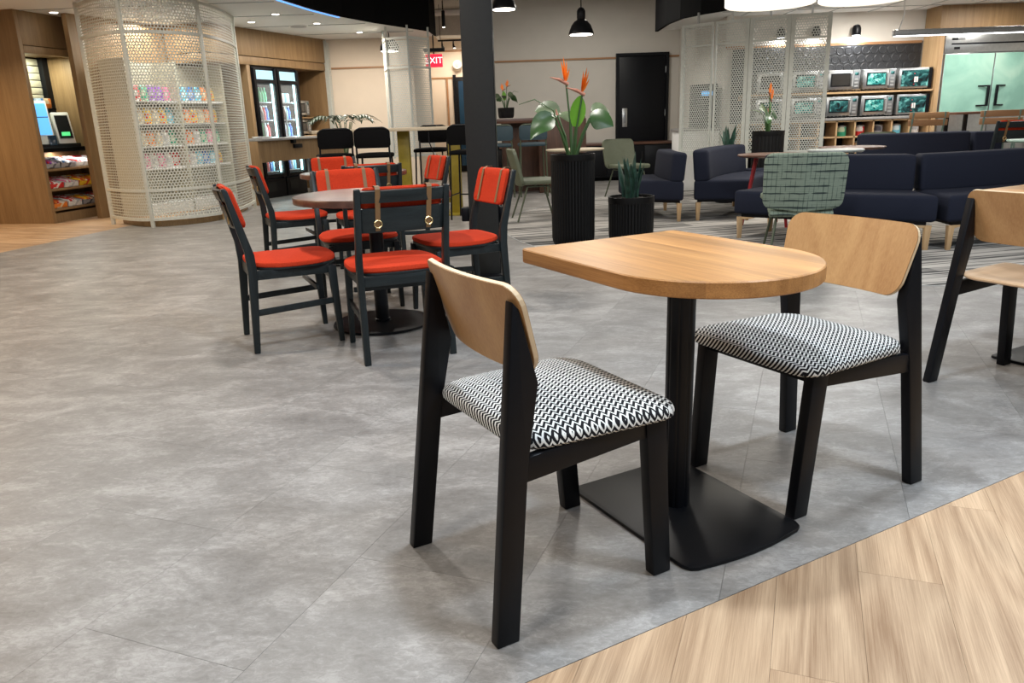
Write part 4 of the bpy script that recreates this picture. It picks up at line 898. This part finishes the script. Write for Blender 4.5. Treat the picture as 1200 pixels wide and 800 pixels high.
# small palm by the bar
pp_ = thing('potted_palm', 'small grey-green potted palm left of the bar table', 'plant', (-2.42, 12.0, 0))
MB().lathe([(.12, 0), (.16, .30), (.17, .55), (.15, .55), (.14, .50)], 24).build('pot', 'planter', pp_, smooth=True); MB().lathe([(.14, .49), (.14, .505)], 20).build('soil', 'soil', pp_)
def leaf(path, width, mat, name, parent, fold=.25, side=None, prof=None, n=9):
    """blade along a quadratic path with a folded midrib"""
    p0, p1, p2 = [Vector(p) for p in path]; rows = []
    for i in range(n):
        t = i / (n - 1); p = p0 * (1 - t) ** 2 + p1 * 2 * t * (1 - t) + p2 * t * t; d = (2 * (1 - t) * (p1 - p0) + 2 * t * (p2 - p1)).normalized()
        s = Vector(side) if side else d.cross(Vector((0, 0, 1)))
        s = (s - d * s.dot(d)); s = s.normalized() if s.length > 1e-5 else Vector((1, 0, 0)); up = s.cross(d).normalized()
        w = width * (prof(t) if prof else math.sin(PI * min(1, .06 + .94 * t) ** .8) ** .8 if t < .999 else .02)
        rows.append([p - s * w + up * w * fold, p - s * w * .5 + up * w * fold * .4, p, p + s * w * .5 + up * w * fold * .4, p + s * w + up * w * fold])
    return MB().sheet(rows).build(name, mat, parent, smooth=True)
for k in range(9):
    a = 2 * PI * k / 9 + .3; l = .30 + .10 * (k % 3); z = 1.02 + .07 * (k % 2); tip = Vector((math.cos(a) * l, math.sin(a) * l * .8, z))
    MB().tube([(0, 0, .50), (math.cos(a) * .05, math.sin(a) * .05, .9), (math.cos(a) * .13, math.sin(a) * .13, 1.16)], .006, 6).build('stem', 'stem', pp_)
    for j in range(6):
        t = .3 + .13 * j; b = Vector((math.cos(a) * (.12 + t * l * .75), math.sin(a) * (.12 + t * l * .75), 1.17 + .14 * math.sin(t * 2.4) - .10 * t))
        for s in (-1, 1):
            d = Vector((-math.sin(a) * s * .7 + math.cos(a) * .6, math.cos(a) * s * .7 + math.sin(a) * .6, 0)) * .20
            leaf((b, b + d * .5 + Vector((0, 0, .03)), b + d + Vector((0, 0, -.06))), .021, 'palm', 'leaflet', pp_, n=4)

# ------------------------------------------------------------------ planters
def planter(t, r, h, flutes=44):
    n = flutes * 4
    prof = [(r * .80, 0), (r * .90, .012), (r * .96, .04), (r * .985, .08), (r, h - .055)]
    MB().lathe(prof, n, rf=lambda k: 1 - (.035 if k % 4 in (0,) else 0)).build('pot', 'planter', t)
    MB().lathe([(r * 1.0, h - .056), (r * 1.015, h - .05), (r * 1.015, h), (r * .94, h), (r * .93, h - .04)], 48).build('rim', 'planter', t, smooth=True)
    so = MB().lathe([(r * .935, h - .05), (r * .935, h - .03), (r * .5, h - .015)], 32).build('soil', 'soil', t, smooth=True)
    st = MB(); random.seed(int(r * 1000))
    for k in range(60):
        a, q = random.uniform(0, 2 * PI), r * .88 * math.sqrt(random.random()); s = random.uniform(.008, .018)
        st.add([(q * math.cos(a) + s * dx, q * math.sin(a) + s * dy, h - .022 + s * dz) for dx, dy, dz in ((1, 0, 0), (-1, 0, 0), (0, 1, 0), (0, -1, 0), (0, 0, 1), (0, 0, -1))], [(0, 2, 4), (2, 1, 4), (1, 3, 4), (3, 0, 4), (2, 0, 5), (1, 2, 5), (3, 1, 5), (0, 3, 5)])
    o = st.build('mulch', 'soil', t); o['kind'] = 'stuff'
def paradise(label, loc, r, h, sc=1.0, seed=1, rot=0, flutes=44):
    t = thing('potted_flower', label, 'plant', loc, rot); planter(t, r, h, flutes)
    def P(x, y, z): return Vector((x * sc, y * sc, h - .03 + z * sc))
    def blade(base, neck, tip, width, mat, side):
        MB().tube([P(*base), P(*[(a + b) / 2 for a, b in zip(base, neck)]) + Vector((0, 0, .03)), P(*neck)], [.012 * sc, .010 * sc, .007 * sc], 7).build('leaf_stalk', 'stem', t)
        mid = [(a + b) / 2 for a, b in zip(neck, tip)]; mid[2] += .05
        leaf((P(*neck), P(*mid), P(*tip)), width * sc, mat, 'leaf', t, .22, side)
    blade((.01, .02, 0), (.03, .02, .26), (.075, .0, .52), .070, 'leaf_bright', (1, .15, 0))
    blade((.02, -.01, 0), (.15, -.02, .33), (.35, -.07, .25), .095, 'leaf', (.1, .35, .9))
    blade((.03, .0, 0), (.19, .03, .37), (.34, .10, .36), .085, 'leaf_pale', (.0, .45, .9))
    blade((-.02, .0, 0), (-.17, -.01, .35), (-.37, -.06, .16), .100, 'leaf', (.5, .35, .9))
    blade((-.03, .02, 0), (-.12, .04, .36), (-.32, .10, .40), .090, 'leaf_pale', (.1, .5, .9))
    blade((0, .03, 0), (.0, .10, .30), (-.10, .30, .38), .07, 'leaf_pale', (1, .2, .1))
    MB().tube([P(-.04, .0, 0), P(-.16, .03, .40), P(-.32, .06, .50), P(-.46, .05, .46)], [.007 * sc, .006 * sc, .005 * sc, .003 * sc], 6).build('leaf_stalk', 'stem', t)
    for dx, hh, lean in ((-.02, .62, -.03), (.04, .53, .05), (-.06, .36, -.07)):
        x = dx + lean; MB().tube([P(dx * .5, 0, 0), P(dx, 0, hh * .5), P(x, 0, hh)], [.010 * sc, .008 * sc, .008 * sc], 7).build('flower_stalk', 'stem', t)
        if hh < .4:
            MB().tube([P(x, 0, hh), P(x - .01, 0, hh + .05)], [.012 * sc, .004 * sc], 7).build('bud', 'bract', t); continue
        fl = MB().tube([P(x + .02, 0, hh - .01), P(x - .05, 0, hh + .03), P(x - .14, -.01, hh + .055)], [.016 * sc, .015 * sc, .002 * sc], 8).build('bract', 'bract', t)
        for j, (a, l) in enumerate(((-.10, .17), (.06, .20), (.22, .17), (.5, .12))):
            b = P(x - .01, 0, hh + .01); tip = P(x - .01 + math.sin(a + lean * 4) * l, (j - 1.5) * .02, hh + .02 + math.cos(a) * l)
            leaf((b, (b + tip) / 2 + Vector((.0, 0, .0)), tip), .017 * sc, 'petal', 'petal', fl, .3, (.6, .8, 0), n=6)
    return t
paradise('tall fluted black planter with an orange bird of paradise behind the oak table', (.59, 6.93, 0), .195, .80)
paradise('black planter with an orange-tipped plant in front of the perforated screens', (3.24, 9.72, 0), .19, .875, .72, 2, R(60), 24)
paradise('small planted pot with orange buds standing on the walnut counter', (.03, 12.75, 1.14), .13, .16, .55, 3, R(150), 20)
def snake_plant(label, loc, r, h, n=11, hl=.42, seed=3):
    t = thing('snake_plant', label, 'plant', loc); planter(t, r, h); random.seed(seed)
    for k in range(n):
        a = 2 * PI * k / n + random.uniform(-.3, .3); q = r * random.uniform(.05, .38); l = hl * random.uniform(.62, 1.0); ln = random.uniform(.02, .10)
        b = Vector((q * math.cos(a), q * math.sin(a), h - .03)); tip = b + Vector((ln * math.cos(a), ln * math.sin(a), l))
        leaf((b, b + Vector((0, 0, l * .5)) + Vector((-.02 * math.sin(a), .02 * math.cos(a), 0)), tip), .030, 'snake', 'leaf', t, .4, (math.cos(a + 1.2), math.sin(a + 1.2), 0), prof=lambda u: .75 + .3 * u if u < .55 else max(.02, 1.0 * (1 - ((u - .55) / .45) ** 1.6)), n=8)
    return t
snake_plant('low fluted black planter with an upright snake plant behind the oak table', (1.12, 6.98, 0), .205, .41)
snake_plant('black planter with a snake plant behind the left sofa', (2.82, 9.95, 0), .16, .62, 8, .38, 5)

# ------------------------------------------------------------------ sofas
def sofa(label, A, B, rl, rr, back=.72, seat=.43, legs=True, bt=.17, curve=.05, group='navy sofa modules'):
    """module: front edge from A to B, rear corners rl and rr; back along the rear edge"""
    A, B, rl, rr = [Vector((*p, 0)) for p in (A, B, rl, rr)]
    ctr = (A + B + rl + rr) / 4; t = thing('sofa', label, 'sofa', ctr, 0, group)
    A, B, rl, rr = A - ctr, B - ctr, rl - ctr, rr - ctr; fn = (A + B - rl - rr).normalized()
    def fr(s, d): # s along, d 0 front .. 1 rear
        p = A + (B - A) * s; q = rl + (rr - rl) * s; v = p + (q - p) * d; return v + fn * curve * 4 * s * (1 - s)
    N_ = 10
    def block(d0, d1, z0, z1, s0=0, s1=1, tilt=0, bv=.035):
        f = [fr(s0 + (s1 - s0) * i / N_, d0) for i in range(N_ + 1)]; b = [fr(s0 + (s1 - s0) * i / N_, d1) for i in range(N_ + 1)]
        loop = f + b[::-1]; n = len(loop)
        vs = [(p.x, p.y, z0) for p in loop] + [(p.x - fn.x * tilt, p.y - fn.y * tilt, z1) for p in loop]
        return MB().add(vs, [tuple(range(n)), tuple(range(n, 2 * n))[::-1]] + [(i, (i + 1) % n, n + (i + 1) % n, n + i) for i in range(n)])
    dep = ((A + B - rl - rr) / 2).length; db = 1 - bt / dep
    block(0, 1, .22, seat, .003, .997).build('seat_block', 'navy', t, bevel=.03, seg=3)
    block(db, 1, seat - .02, back, .003, .997, .03).build('backrest', 'navy', t, bevel=.035, seg=3)
    block(.06, .94, .195, .222, .04, .96).build('base_frame', 'black', t)
    if legs:
        for s, d in ((.035, .05), (.965, .05), (.035, .92), (.965, .92)):
            p = fr(s, d); i = fr(.5, d); dr_ = (i - p).normalized()
            MB().add([tuple(p + x) for x in (Vector((-.016, -.016, 0)), Vector((.016, -.016, 0)), Vector((.016, .016, 0)), Vector((-.016, .016, 0)))] + [(p.x - .024, p.y - .024, .195), (p.x + .024, p.y - .024, .195), (p.x + .024, p.y + .024, .195), (p.x - .024, p.y + .024, .195)],
                     [(3, 2, 1, 0), (4, 5, 6, 7), (0, 1, 5, 4), (1, 2, 6, 5), (2, 3, 7, 6), (3, 0, 4, 7)]).bar(p + dr_ * .02 + Vector((0, 0, .183)), p + dr_ * .13 + Vector((0, 0, .191)), .035, .024, .035, .006).build('leg', 'light_wood', t, bevel=.003)
    return t
SC0 = Vector((3.6, 8.3))
def ring(p, d): v = SC0 - Vector(p); return tuple(Vector(p) + v.normalized() * d)
pA, pB, pC = (2.04, 6.98), (3.36, 5.97), (4.98, 6.46)
sofa('navy sofa module behind the plaid chair, facing the camera', pA, pB, ring(pA, .62), ring(pB, .68))
pB2 = (3.42, 5.955)
sofa('navy sofa module facing the camera, right of the one behind the plaid chair', pB2, pC, ring(pB2, .68), ring(pC, .68))
sofa('navy sofa module with its seat to the left, beside the low snake plant', (1.34, 9.35), (1.44, 8.45), (1.95, 9.30), (1.87, 8.17), .72, .43, curve=.03)
sofa('navy sofa module in front of the perforated screens, beside the red-legged table', (2.56, 8.12), (3.18, 8.93), (1.98, 8.22), (2.78, 9.52), .74, .43, curve=-.09)
sofa('backless navy bench module in front of the black planter by the screens', (3.72, 9.08), (3.24, 8.95), (3.58, 9.45), (2.86, 9.50), .45, .43, False, curve=0)
sofa('long navy sofa at the back with its top edge below the wooden cubbies', (4.25, 9.15), (5.6, 9.05), (4.35, 9.75), (5.65, 9.65), .80, .43, curve=.04)
sofa('short navy sofa end piece at the back, below the steel refrigerator', (5.64, 9.05), (6.1, 9.0), (5.69, 9.65), (5.95, 9.6), .79, .43, curve=.01)

# ------------------------------------------------------------------ lounge chairs and small tables
def shell_chair(label, fab, legm, vfold=0, w=.52, zb0=.40, zb1=.80, group=None, name='lounge_chair'):
    t = thing(name, label, 'chair', group=group)
    hw = w / 2; rows = []; nx = 14
    for j in range(19):
        v = (1 - math.cos(PI * j / 18)) / 2; z = zb0 + (zb1 - zb0) * v; e = min(v, 1 - v) * (zb1 - zb0); rc_ = .07; k = 1 - (rc_ - math.sqrt(max(0, rc_ ** 2 - (rc_ - e) ** 2))) / hw if e < rc_ else 1
        k *= .97 + .03 * v
        rows.append([Vector((hw * k * (2 * i / nx - 1), -.19 - .10 * v - vfold * (1 - abs(2 * i / nx - 1)) + .03 * (2 * i / nx - 1) ** 2 * (0 if vfold else 1), z + (.02 * abs(2 * i / nx - 1) if vfold and j < 6 else 0))) for i in range(nx + 1)])
    b = MB().sheet(rows, .035, (0, -.97, -.2)).build('backrest', fab, t, bevel=.010)
    sh = lambda x, y: .012 * (x / .25) ** 2
    inst('seat_pad', pad_mesh('seat_pad', fab, [(x * (1 if y > -.1 else .90), y + .02) for x, y in rrect(w * .94, .46, .08, 5)], .40, .45, .010, shape=sh), t)
    if vfold: MB().xprism([(-.26, .33), (-.10, .40), (.20, .40), (.10, .36), (-.16, .30)], -hw * .78, hw * .78).build('under_shell', fab, t, bevel=.012)
    for sx in (-1, 1):
        MB().tube([(sx * .23, .24, 0), (sx * .17, .12, .39)], .010, 8).build('leg', legm, t); MB().tube([(sx * .22, -.25, 0), (sx * .16, -.12, .39)], .010, 8).build('leg', legm, t)
        MB().tube([(sx * .17, .12, .385), (sx * .16, -.12, .385)], .009, 8).build('side_rail', legm, t)
    MB().tube([(-.165, 0, .385), (.165, 0, .385)], .009, 8).build('cross_rail', legm, t)
    return t
oc1 = shell_chair('olive padded chair in profile between the column and the tall planter', 'olive', 'olive_dark', group='olive lounge chairs'); place(oc1, (.33, 8.85, 0), R(-82))
dup(oc1, (1.72, 11.05, 0), R(205), 'olive padded chair in front of the black door, turned to the camera')
oc3 = dup(oc1, (4.9, 10.1, 0), R(180), 'olive padded chair whose rounded top shows below the microwaves')
pc = shell_chair('green plaid lounge chair seen from behind in front of the navy sofa', 'plaid_fabric', 'olive_dark', .045, .60, .36, .80, name='plaid_chair'); place(pc, (2.32, 6.14, 0), R(-14))
def small_table(label, loc, r, z, top, base, kind='post', rot=0, tt=.025):
    t = thing('side_table', label, 'table', loc, rot)
    MB().lathe([(r * .94, z - tt), (r, z - tt * .5), (r, z - .003), (r - .003, z)], 40).build('table_top', top, t, smooth=True)
    if kind == 'post':
        MB().lathe([(.03, .015), (.03, z - tt)], 16).build('post', base, t, smooth=True); MB().lathe([(r * .6, 0), (r * .6, .010), (.04, .018)], 32).build('base', base, t)
    else:
        for k in range(3): a = 2 * PI * k / 3 + .4; MB().tube([(r * .78 * math.cos(a), r * .78 * math.sin(a), 0), (r * .45 * math.cos(a), r * .45 * math.sin(a), z - tt)], [.014, .022], 10).build('leg', base, t)
    return t
small_table('brown round table on dark red legs beside the plaid chair', (2.63, 7.74, 0), .33, .70, 'walnut', 'red_paint', 'legs', R(150))
small_table('grey round table just behind the plaid chair, half hidden by the sofa back', (3.07, 7.30, 0), .25, .745, 'grey_top', 'black_metal')
small_table('wide brown round table behind the sofas below the cubbies', (3.75, 8.5, 0), .34, .71, 'walnut', 'black_metal')
small_table('mint topped table at the right edge beside the sofa', (5.2, 7.6, 0), .30, .76, 'mint_top', 'black_metal')
small_table('white round table behind the tall flowering planter', (.86, 9.75, 0), .36, .74, 'bar_top', 'black_metal')

# ------------------------------------------------------------------ walnut counter and blue stools, low black cabinet
wc = thing('walnut_counter', 'tall walnut communal counter behind the tall flowering planter', 'counter', (.88, 12.2, 0), R(6))
MB().box(-.37, .37, -.04, .02, 0, 1.10).build('end_panel', 'walnut_v', wc, bevel=.004); MB().box(-1.15, .37, .02, .75, 1.06, 1.13).build('counter_top', 'walnut', wc, bevel=.004); MB().box(-1.10, -1.04, .06, .70, 0, 1.06).build('end_panel', 'walnut_v', wc); MB().box(-.9, .3, .36, .40, 0, 1.06).build('centre_panel', 'walnut_v', wc)
st_ = stool('blue bar stool at the walnut counter, nearest to the column', 'stool_blue', 'olive_dark', .76, 1.04, 'blue bar stools'); place(st_, (-.12, 11.68, 0), R(10))
dup(st_, (.40, 11.72, 0), R(3), 'blue bar stool at the walnut counter, next to the walnut end panel')
lc = thing('low_cabinet', 'low black cabinet running along the back wall below the black door', 'cabinet', (1.5, 14.3, 0))
MB().box(-1.7, 1.65, -.25, .33, .06, .62).build('carcass', 'black', lc); MB().box(-1.72, 1.67, -.28, .33, .62, .66).build('cabinet_top', 'walnut', lc, bevel=.003); MB().box(-1.65, 1.6, -.2, .3, 0, .06).build('plinth', 'black_matte', lc)
for k in range(5): d_ = MB().box(-1.68 + k * .666, -1.025 + k * .666, -.27, -.25, .09, .60).build('cabinet_door', 'black_metal', lc, bevel=.003); MB().box(-1.07 + k * .666, -1.055 + k * .666, -.285, -.27, .35, .50).build('handle', 'dark_grey', d_)
lc['label'] = 'low black cabinet running along the back wall beside the black door'

# ------------------------------------------------------------------ pendants
def pendant(label, loc, s=1.0):
    t = thing('pendant_lamp', label, 'lamp', loc, 0, 'black dome pendants')
    MB().lathe([(.162 * s, 0), (.162 * s, .012), (.15 * s, .05), (.125 * s, .11), (.09 * s, .155), (.055 * s, .175), (.05 * s, .19), (.055 * s, .20), (.055 * s, .28), (.04 * s, .31), (.012 * s, .33)], 28).build('lamp_shade', 'black_metal', t, smooth=True)
    MB().lathe([(.145 * s, -.006), (.145 * s, .002)], 24).build('diffuser', 'lamp_on', t)
    MB().tube([(0, 0, .33 * 1), (0, 0, CZ - loc[2])], .008, 6).build('cord', 'black', t)
    area(loc[0], loc[1], loc[2] - .02, .25, 9, NEUT)
    return t
pendant('black dome pendant lamp left of the black door', (1.03, 10.6, 2.14)); pendant('black dome pendant lamp half hidden behind the top of the column', (.04, 10.2, 2.42), .95)
t = thing('pendant_lamp', 'black dome pendant lamp behind the pale hanging screen', 'lamp', (-1.92, 13.95, 2.31), 0, 'black dome pendants')
MB().lathe([(.165, 0), (.165, .012), (.155, .08), (.12, .15), (.05, .20), (.03, .22)], 28).build('lamp_shade', 'black_metal', t, smooth=True); MB().lathe([(.145, -.006), (.145, .002)], 24).build('diffuser', 'lamp_on', t); MB().tube([(0, 0, .22), (0, 0, .289)], .008, 6).build('cord', 'black', t)
def drum(label, loc, r, h=.34):
    t = thing('drum_lamp', label, 'lamp', loc, 0, 'pleated drum lamps')
    MB().lathe([(r * .96, 0), (r, .01), (r, h - .01), (r * .96, h)], 144, rf=lambda k: 1 if k % 2 else .975).build('pleated_shade', 'pleat', t)
    MB().tube([(0, 0, h), (0, 0, CZ - loc[2])], .01, 6).build('cord', 'black', t)
    MB().lathe([(.06, CZ - loc[2] - .03), (.06, CZ - loc[2] - .001)], 16).build('ceiling_rose', 'black', t)
    area(loc[0], loc[1], loc[2] - .03, r * 1.6, 26, (1, .93, .82))
drum('wide white pleated drum lamp above the perforated screens, left one', (2.72, 8.35, 2.13), .44); drum('wide white pleated drum lamp above the perforated screens, right one', (3.66, 8.3, 2.14), .44)
ll = thing('linear_light', 'long grey linear pendant light in front of the steel refrigerator', 'lamp', (4.8, 10.0, 1.94))
MB().box(0, 2.4, -.04, .04, .0, .07).build('housing', 'grey_metal', ll, bevel=.004); MB().box(.02, 2.38, -.035, .035, -.006, .0005).build('diffuser', 'lamp_cool', ll)
MB().tube([(.06, 0, .07), (.08, 0, .13), (.11, 0, .25), (.09, 0, .48)], .007, 6).build('cord', 'white', ll); MB().tube([(2.2, 0, .07), (2.2, 0, .48)], .005, 6).build('cord', 'white', ll)
area(6.0, 10.0, 1.925, 2.2, 16, (.95, .98, 1), sy=.07)
for x, lb in ((5.02, 'black dome wall light above the microwaves, right of the screens'), (4.45, 'black dome wall light seen through the rightmost perforated screen'), (3.95, 'black dome wall light seen through the screen behind the flowering planter')):
    s_ = thing('wall_light', lb, 'lamp', (x, 11.56, 2.10), 0, 'black dome wall lights')
    MB().lathe([(.058, 0), (.06, .01), (.06, .09), (.045, .13), (.015, .145)], 18).build('lamp_shade', 'black_metal', s_, smooth=True); MB().lathe([(.05, -.004), (.05, .002)], 16).build('lens', 'lamp_cool', s_); MB().box(-.02, .02, .04, .09, .05, .09).build('bracket', 'black_metal', s_)
    area(x, 11.55, 2.09, .09, 5, (.95, .98, 1))

# ------------------------------------------------------------------ kitchen wall: tiles, microwaves, cubbies, refrigerator
tb = thing('tile_panel', 'black wall panel of embossed round tiles above the microwaves', 'panel', (3.3, 11.62, 0)); MB().box(0, 2.7, 0, .029, .95, 1.975).build('backing', 'tile_black', tb)
disc = MB().lathe([(.056, 0), (.056, .006), (.048, .010), (.044, .006), (.03, .006)], 18).mesh('round_tile', 'tile_black', smooth=True)
for i in range(24):
    for j in range(5):
        x = .07 + i * .122 + (.061 if j % 2 else 0)
        if x < 2.65: inst('round_tile', disc, tb, (x, .0, 1.905 - j * .115), (PI / 2, 0, 0))
mwx = [3.78, 4.27, 4.76, 5.26, 5.765]
WN = [['dark_glass', 'teal_mottle', 'dark_glass', 'teal_mottle', 'teal_dark'], ['teal_dark', 'teal_mottle', 'teal_dark', 'teal_mottle', 'teal_dark']]
PN = ['behind the screen at the flowering planter', 'behind the rightmost perforated screen', 'just right of the perforated screens', 'in the middle of the three in plain view', 'beside the refrigerator']
for r_, z in enumerate((1.335, .985)):
    for k, x in enumerate(mwx):
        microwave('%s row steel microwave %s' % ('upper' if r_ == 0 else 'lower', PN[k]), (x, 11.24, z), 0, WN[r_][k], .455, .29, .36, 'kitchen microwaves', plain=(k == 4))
sh_ = thing('microwave_shelf', 'pale wood shelf carrying the upper row of microwaves', 'shelf', (0, 0, 0)); MB().box(3.4, 6.01, 11.20, 11.61, 1.31, 1.335).build('shelf_board', 'light_wood', sh_); MB().box(3.4, 6.01, 11.55, 11.615, 1.27, 1.31).build('cleat', 'light_wood', sh_)
cb = thing('cubby_unit', 'pale wood cubby unit with dark pigeonholes under the microwaves', 'cubbies', (0, 0, 0))
MB().box(3.4, 6.01, 11.18, 11.61, .95, .985).build('unit_top', 'pale_counter', cb, bevel=.003); MB().box(3.4, 6.01, 11.56, 11.60, .05, .95).build('back_panel', 'black', cb); MB().box(3.4, 6.01, 11.22, 11.58, 0, .05).build('plinth', 'black', cb)
for k in range(11):
    x = 3.4 + k * .26; MB().box(x - .011, x + .011, 11.20, 11.56, .05, .95).build('divider', 'light_wood', cb)
for z in (.06, .28, .50, .72, .938): MB().box(3.4, 6.01, 11.20, 11.56, z - .011, z + .011).build('cubby_shelf', 'light_wood', cb)
for i, (k, z, c_) in enumerate(((6, .7315, 'red'), (7, .7315, 'grey'), (8, .7315, 'cyan'), (9, .7315, 'white'), (5, .7315, 'green'), (6, .5115, 'orange'))):
    t = thing('storage_tin', '%s tin inside the wooden cubbies, %s row' % (c_, 'upper' if z > .7 else 'second'), 'tin', (3.4 + (k + .5) * .26, 11.34, z)); MB().lathe([(.06, 0), (.062, .01), (.062, .12), (.055, .125)], 16).build('tin_body', 'ink_' + c_, t); MB().lathe([(.064, .125), (.064, .14), (.02, .15)], 16).build('lid', 'grey_metal', t)
fp = thing('fridge_surround', 'oak veneer surround and upper panel around the steel refrigerator', 'panel', (0, 0, 0)); MB().box(6.02, 6.075, 11.17, 11.62, 0, 2.119).build('side_panel', 'light_wood', fp); MB().box(6.02, 7.9, 11.22, 11.62, 2.12, 2.419).build('upper_panel', 'veneer', fp)
fr_ = thing('refrigerator', 'double-door steel refrigerator with mint protective film on the doors', 'refrigerator', (6.095, 11.22, 0))
MB().box(0, 1.42, 0, .39, .10, 2.05).build('body', 'steel', fr_, bevel=.004); MB().box(.02, 1.40, .04, .38, 0, .10).build('kickplate', 'black', fr_)
hp = MB().box(.01, 1.41, -.02, 0, 1.80, 2.04).build('header_panel', 'steel', fr_, bevel=.004)
MB().box(.10, 1.39, -.024, -.019, 1.905, 1.925).build('groove', 'black', hp); MB().box(.10, .28, -.025, -.019, 1.965, 1.995).build('badge', 'steel_dark', hp); MB().box(.10, .18, -.028, -.024, 1.967, 1.993).build('badge_mark', 'black', hp); MB().box(.14, .22, -.025, -.019, 1.845, 1.875).build('thermostat', 'black', hp)
for x0, x1, hx in ((.012, .703, .62), (.713, 1.408, .80)):
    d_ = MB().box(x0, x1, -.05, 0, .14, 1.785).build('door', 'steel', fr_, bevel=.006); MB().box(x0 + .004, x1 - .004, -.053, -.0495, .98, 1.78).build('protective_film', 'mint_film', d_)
    sg = 1 if hx < .7 else -1
    MB().bar((hx + sg * .03, -.09, 1.08), (hx + sg * .03, -.09, 1.36), .03, .03).bar((hx - sg * .10, -.052, 1.09), (hx + sg * .03, -.09, 1.09), .022, .02).bar((hx - sg * .10, -.052, 1.35), (hx + sg * .03, -.09, 1.35), .022, .02).build('door_handle', 'black_metal', d_, bevel=.004)
ht = thing('high_table', 'narrow dark wood high table in front of the refrigerator', 'table', (6.9, 10.62, 0)); MB().box(-1.0, 1.0, -.3, .3, .985, 1.015).build('table_top', 'walnut', ht, bevel=.004)
for x in (-.85, .85):
    for y in (-.22, .22): MB().box(x - .02, x + .02, y - .02, y + .02, 0, .985).build('leg', 'black_metal', ht)
def slat_stool(label):
    t = thing('slat_chair', label, 'chair', group='slatted bar chairs')
    for sx in (-1, 1):
        MB().tube([(sx * .21, .20, 0), (sx * .19, .18, .72)], .012, 8).build('leg', 'green_metal', t); MB().tube([(sx * .21, -.22, 0), (sx * .195, -.18, .72), (sx * .195, -.22, .85), (sx * .195, -.26, 1.03)], .012, 8).build('leg', 'green_metal', t)
        MB().tube([(sx * .205, -.21, .3), (sx * .2, .19, .3)], .009, 8).build('foot_rail', 'green_metal', t)
    for z, y in ((.99, -.255), (.90, -.235)): MB().box(-.24, .24, y, y + .016, z - .038, z + .038).build('back_slat', 'rail_wood', t, bevel=.004)
    for k in range(5): MB().box(-.22, .22, -.18 + k * .08, -.11 + k * .08, .72, .738).build('seat_slat', 'rail_wood', t, bevel=.003)
    MB().tube([(-.2, .19, .3), (.2, .19, .3)], .009, 8).build('foot_rail', 'green_metal', t)
    return t
ss = slat_stool('slatted wooden bar chair on green legs, left of the refrigerator doors'); place(ss, (5.44, 10.36, 0), R(-6))
dup(ss, (6.20, 10.02, 0), R(-14), 'slatted wooden bar chair on green legs in front of the refrigerator'); dup(ss, (6.76, 10.0, 0), R(-5), 'slatted wooden bar chair on green legs at the right edge of the picture')
bc = red_chair('dark wood chair with a red pad at the far right, below the refrigerator'); place(bc, (5.47, 8.62, .0), R(-8)); bc.scale = (1, 1, 1.12)
# coffee corner behind the left screens
kc2 = thing('coffee_counter', 'white counter behind the left perforated screens', 'counter', (2.75, 12.0, 0)); MB().box(-.15, .42, -.3, .3, 0, .86).build('carcass', 'white', kc2, bevel=.003); MB().box(-.17, .44, -.32, .32, .86, .90).build('counter_top', 'pale_counter', kc2, bevel=.003)
cm = thing('coffee_machine', 'dark coffee machine with a small blue display behind the left screens', 'coffee machine', (2.98, 11.95, .90)); MB().box(-.16, .16, -.20, .20, 0, .62).build('body', 'dark_grey', cm, bevel=.01); MB().box(-.08, .08, -.206, -.199, .46, .52).build('display', 'display_blue', cm); MB().box(-.10, .10, -.26, -.20, 0, .04).build('drip_tray', 'black', cm); MB().box(-.04, .04, -.25, -.2, .26, .32).build('spout', 'black', cm)
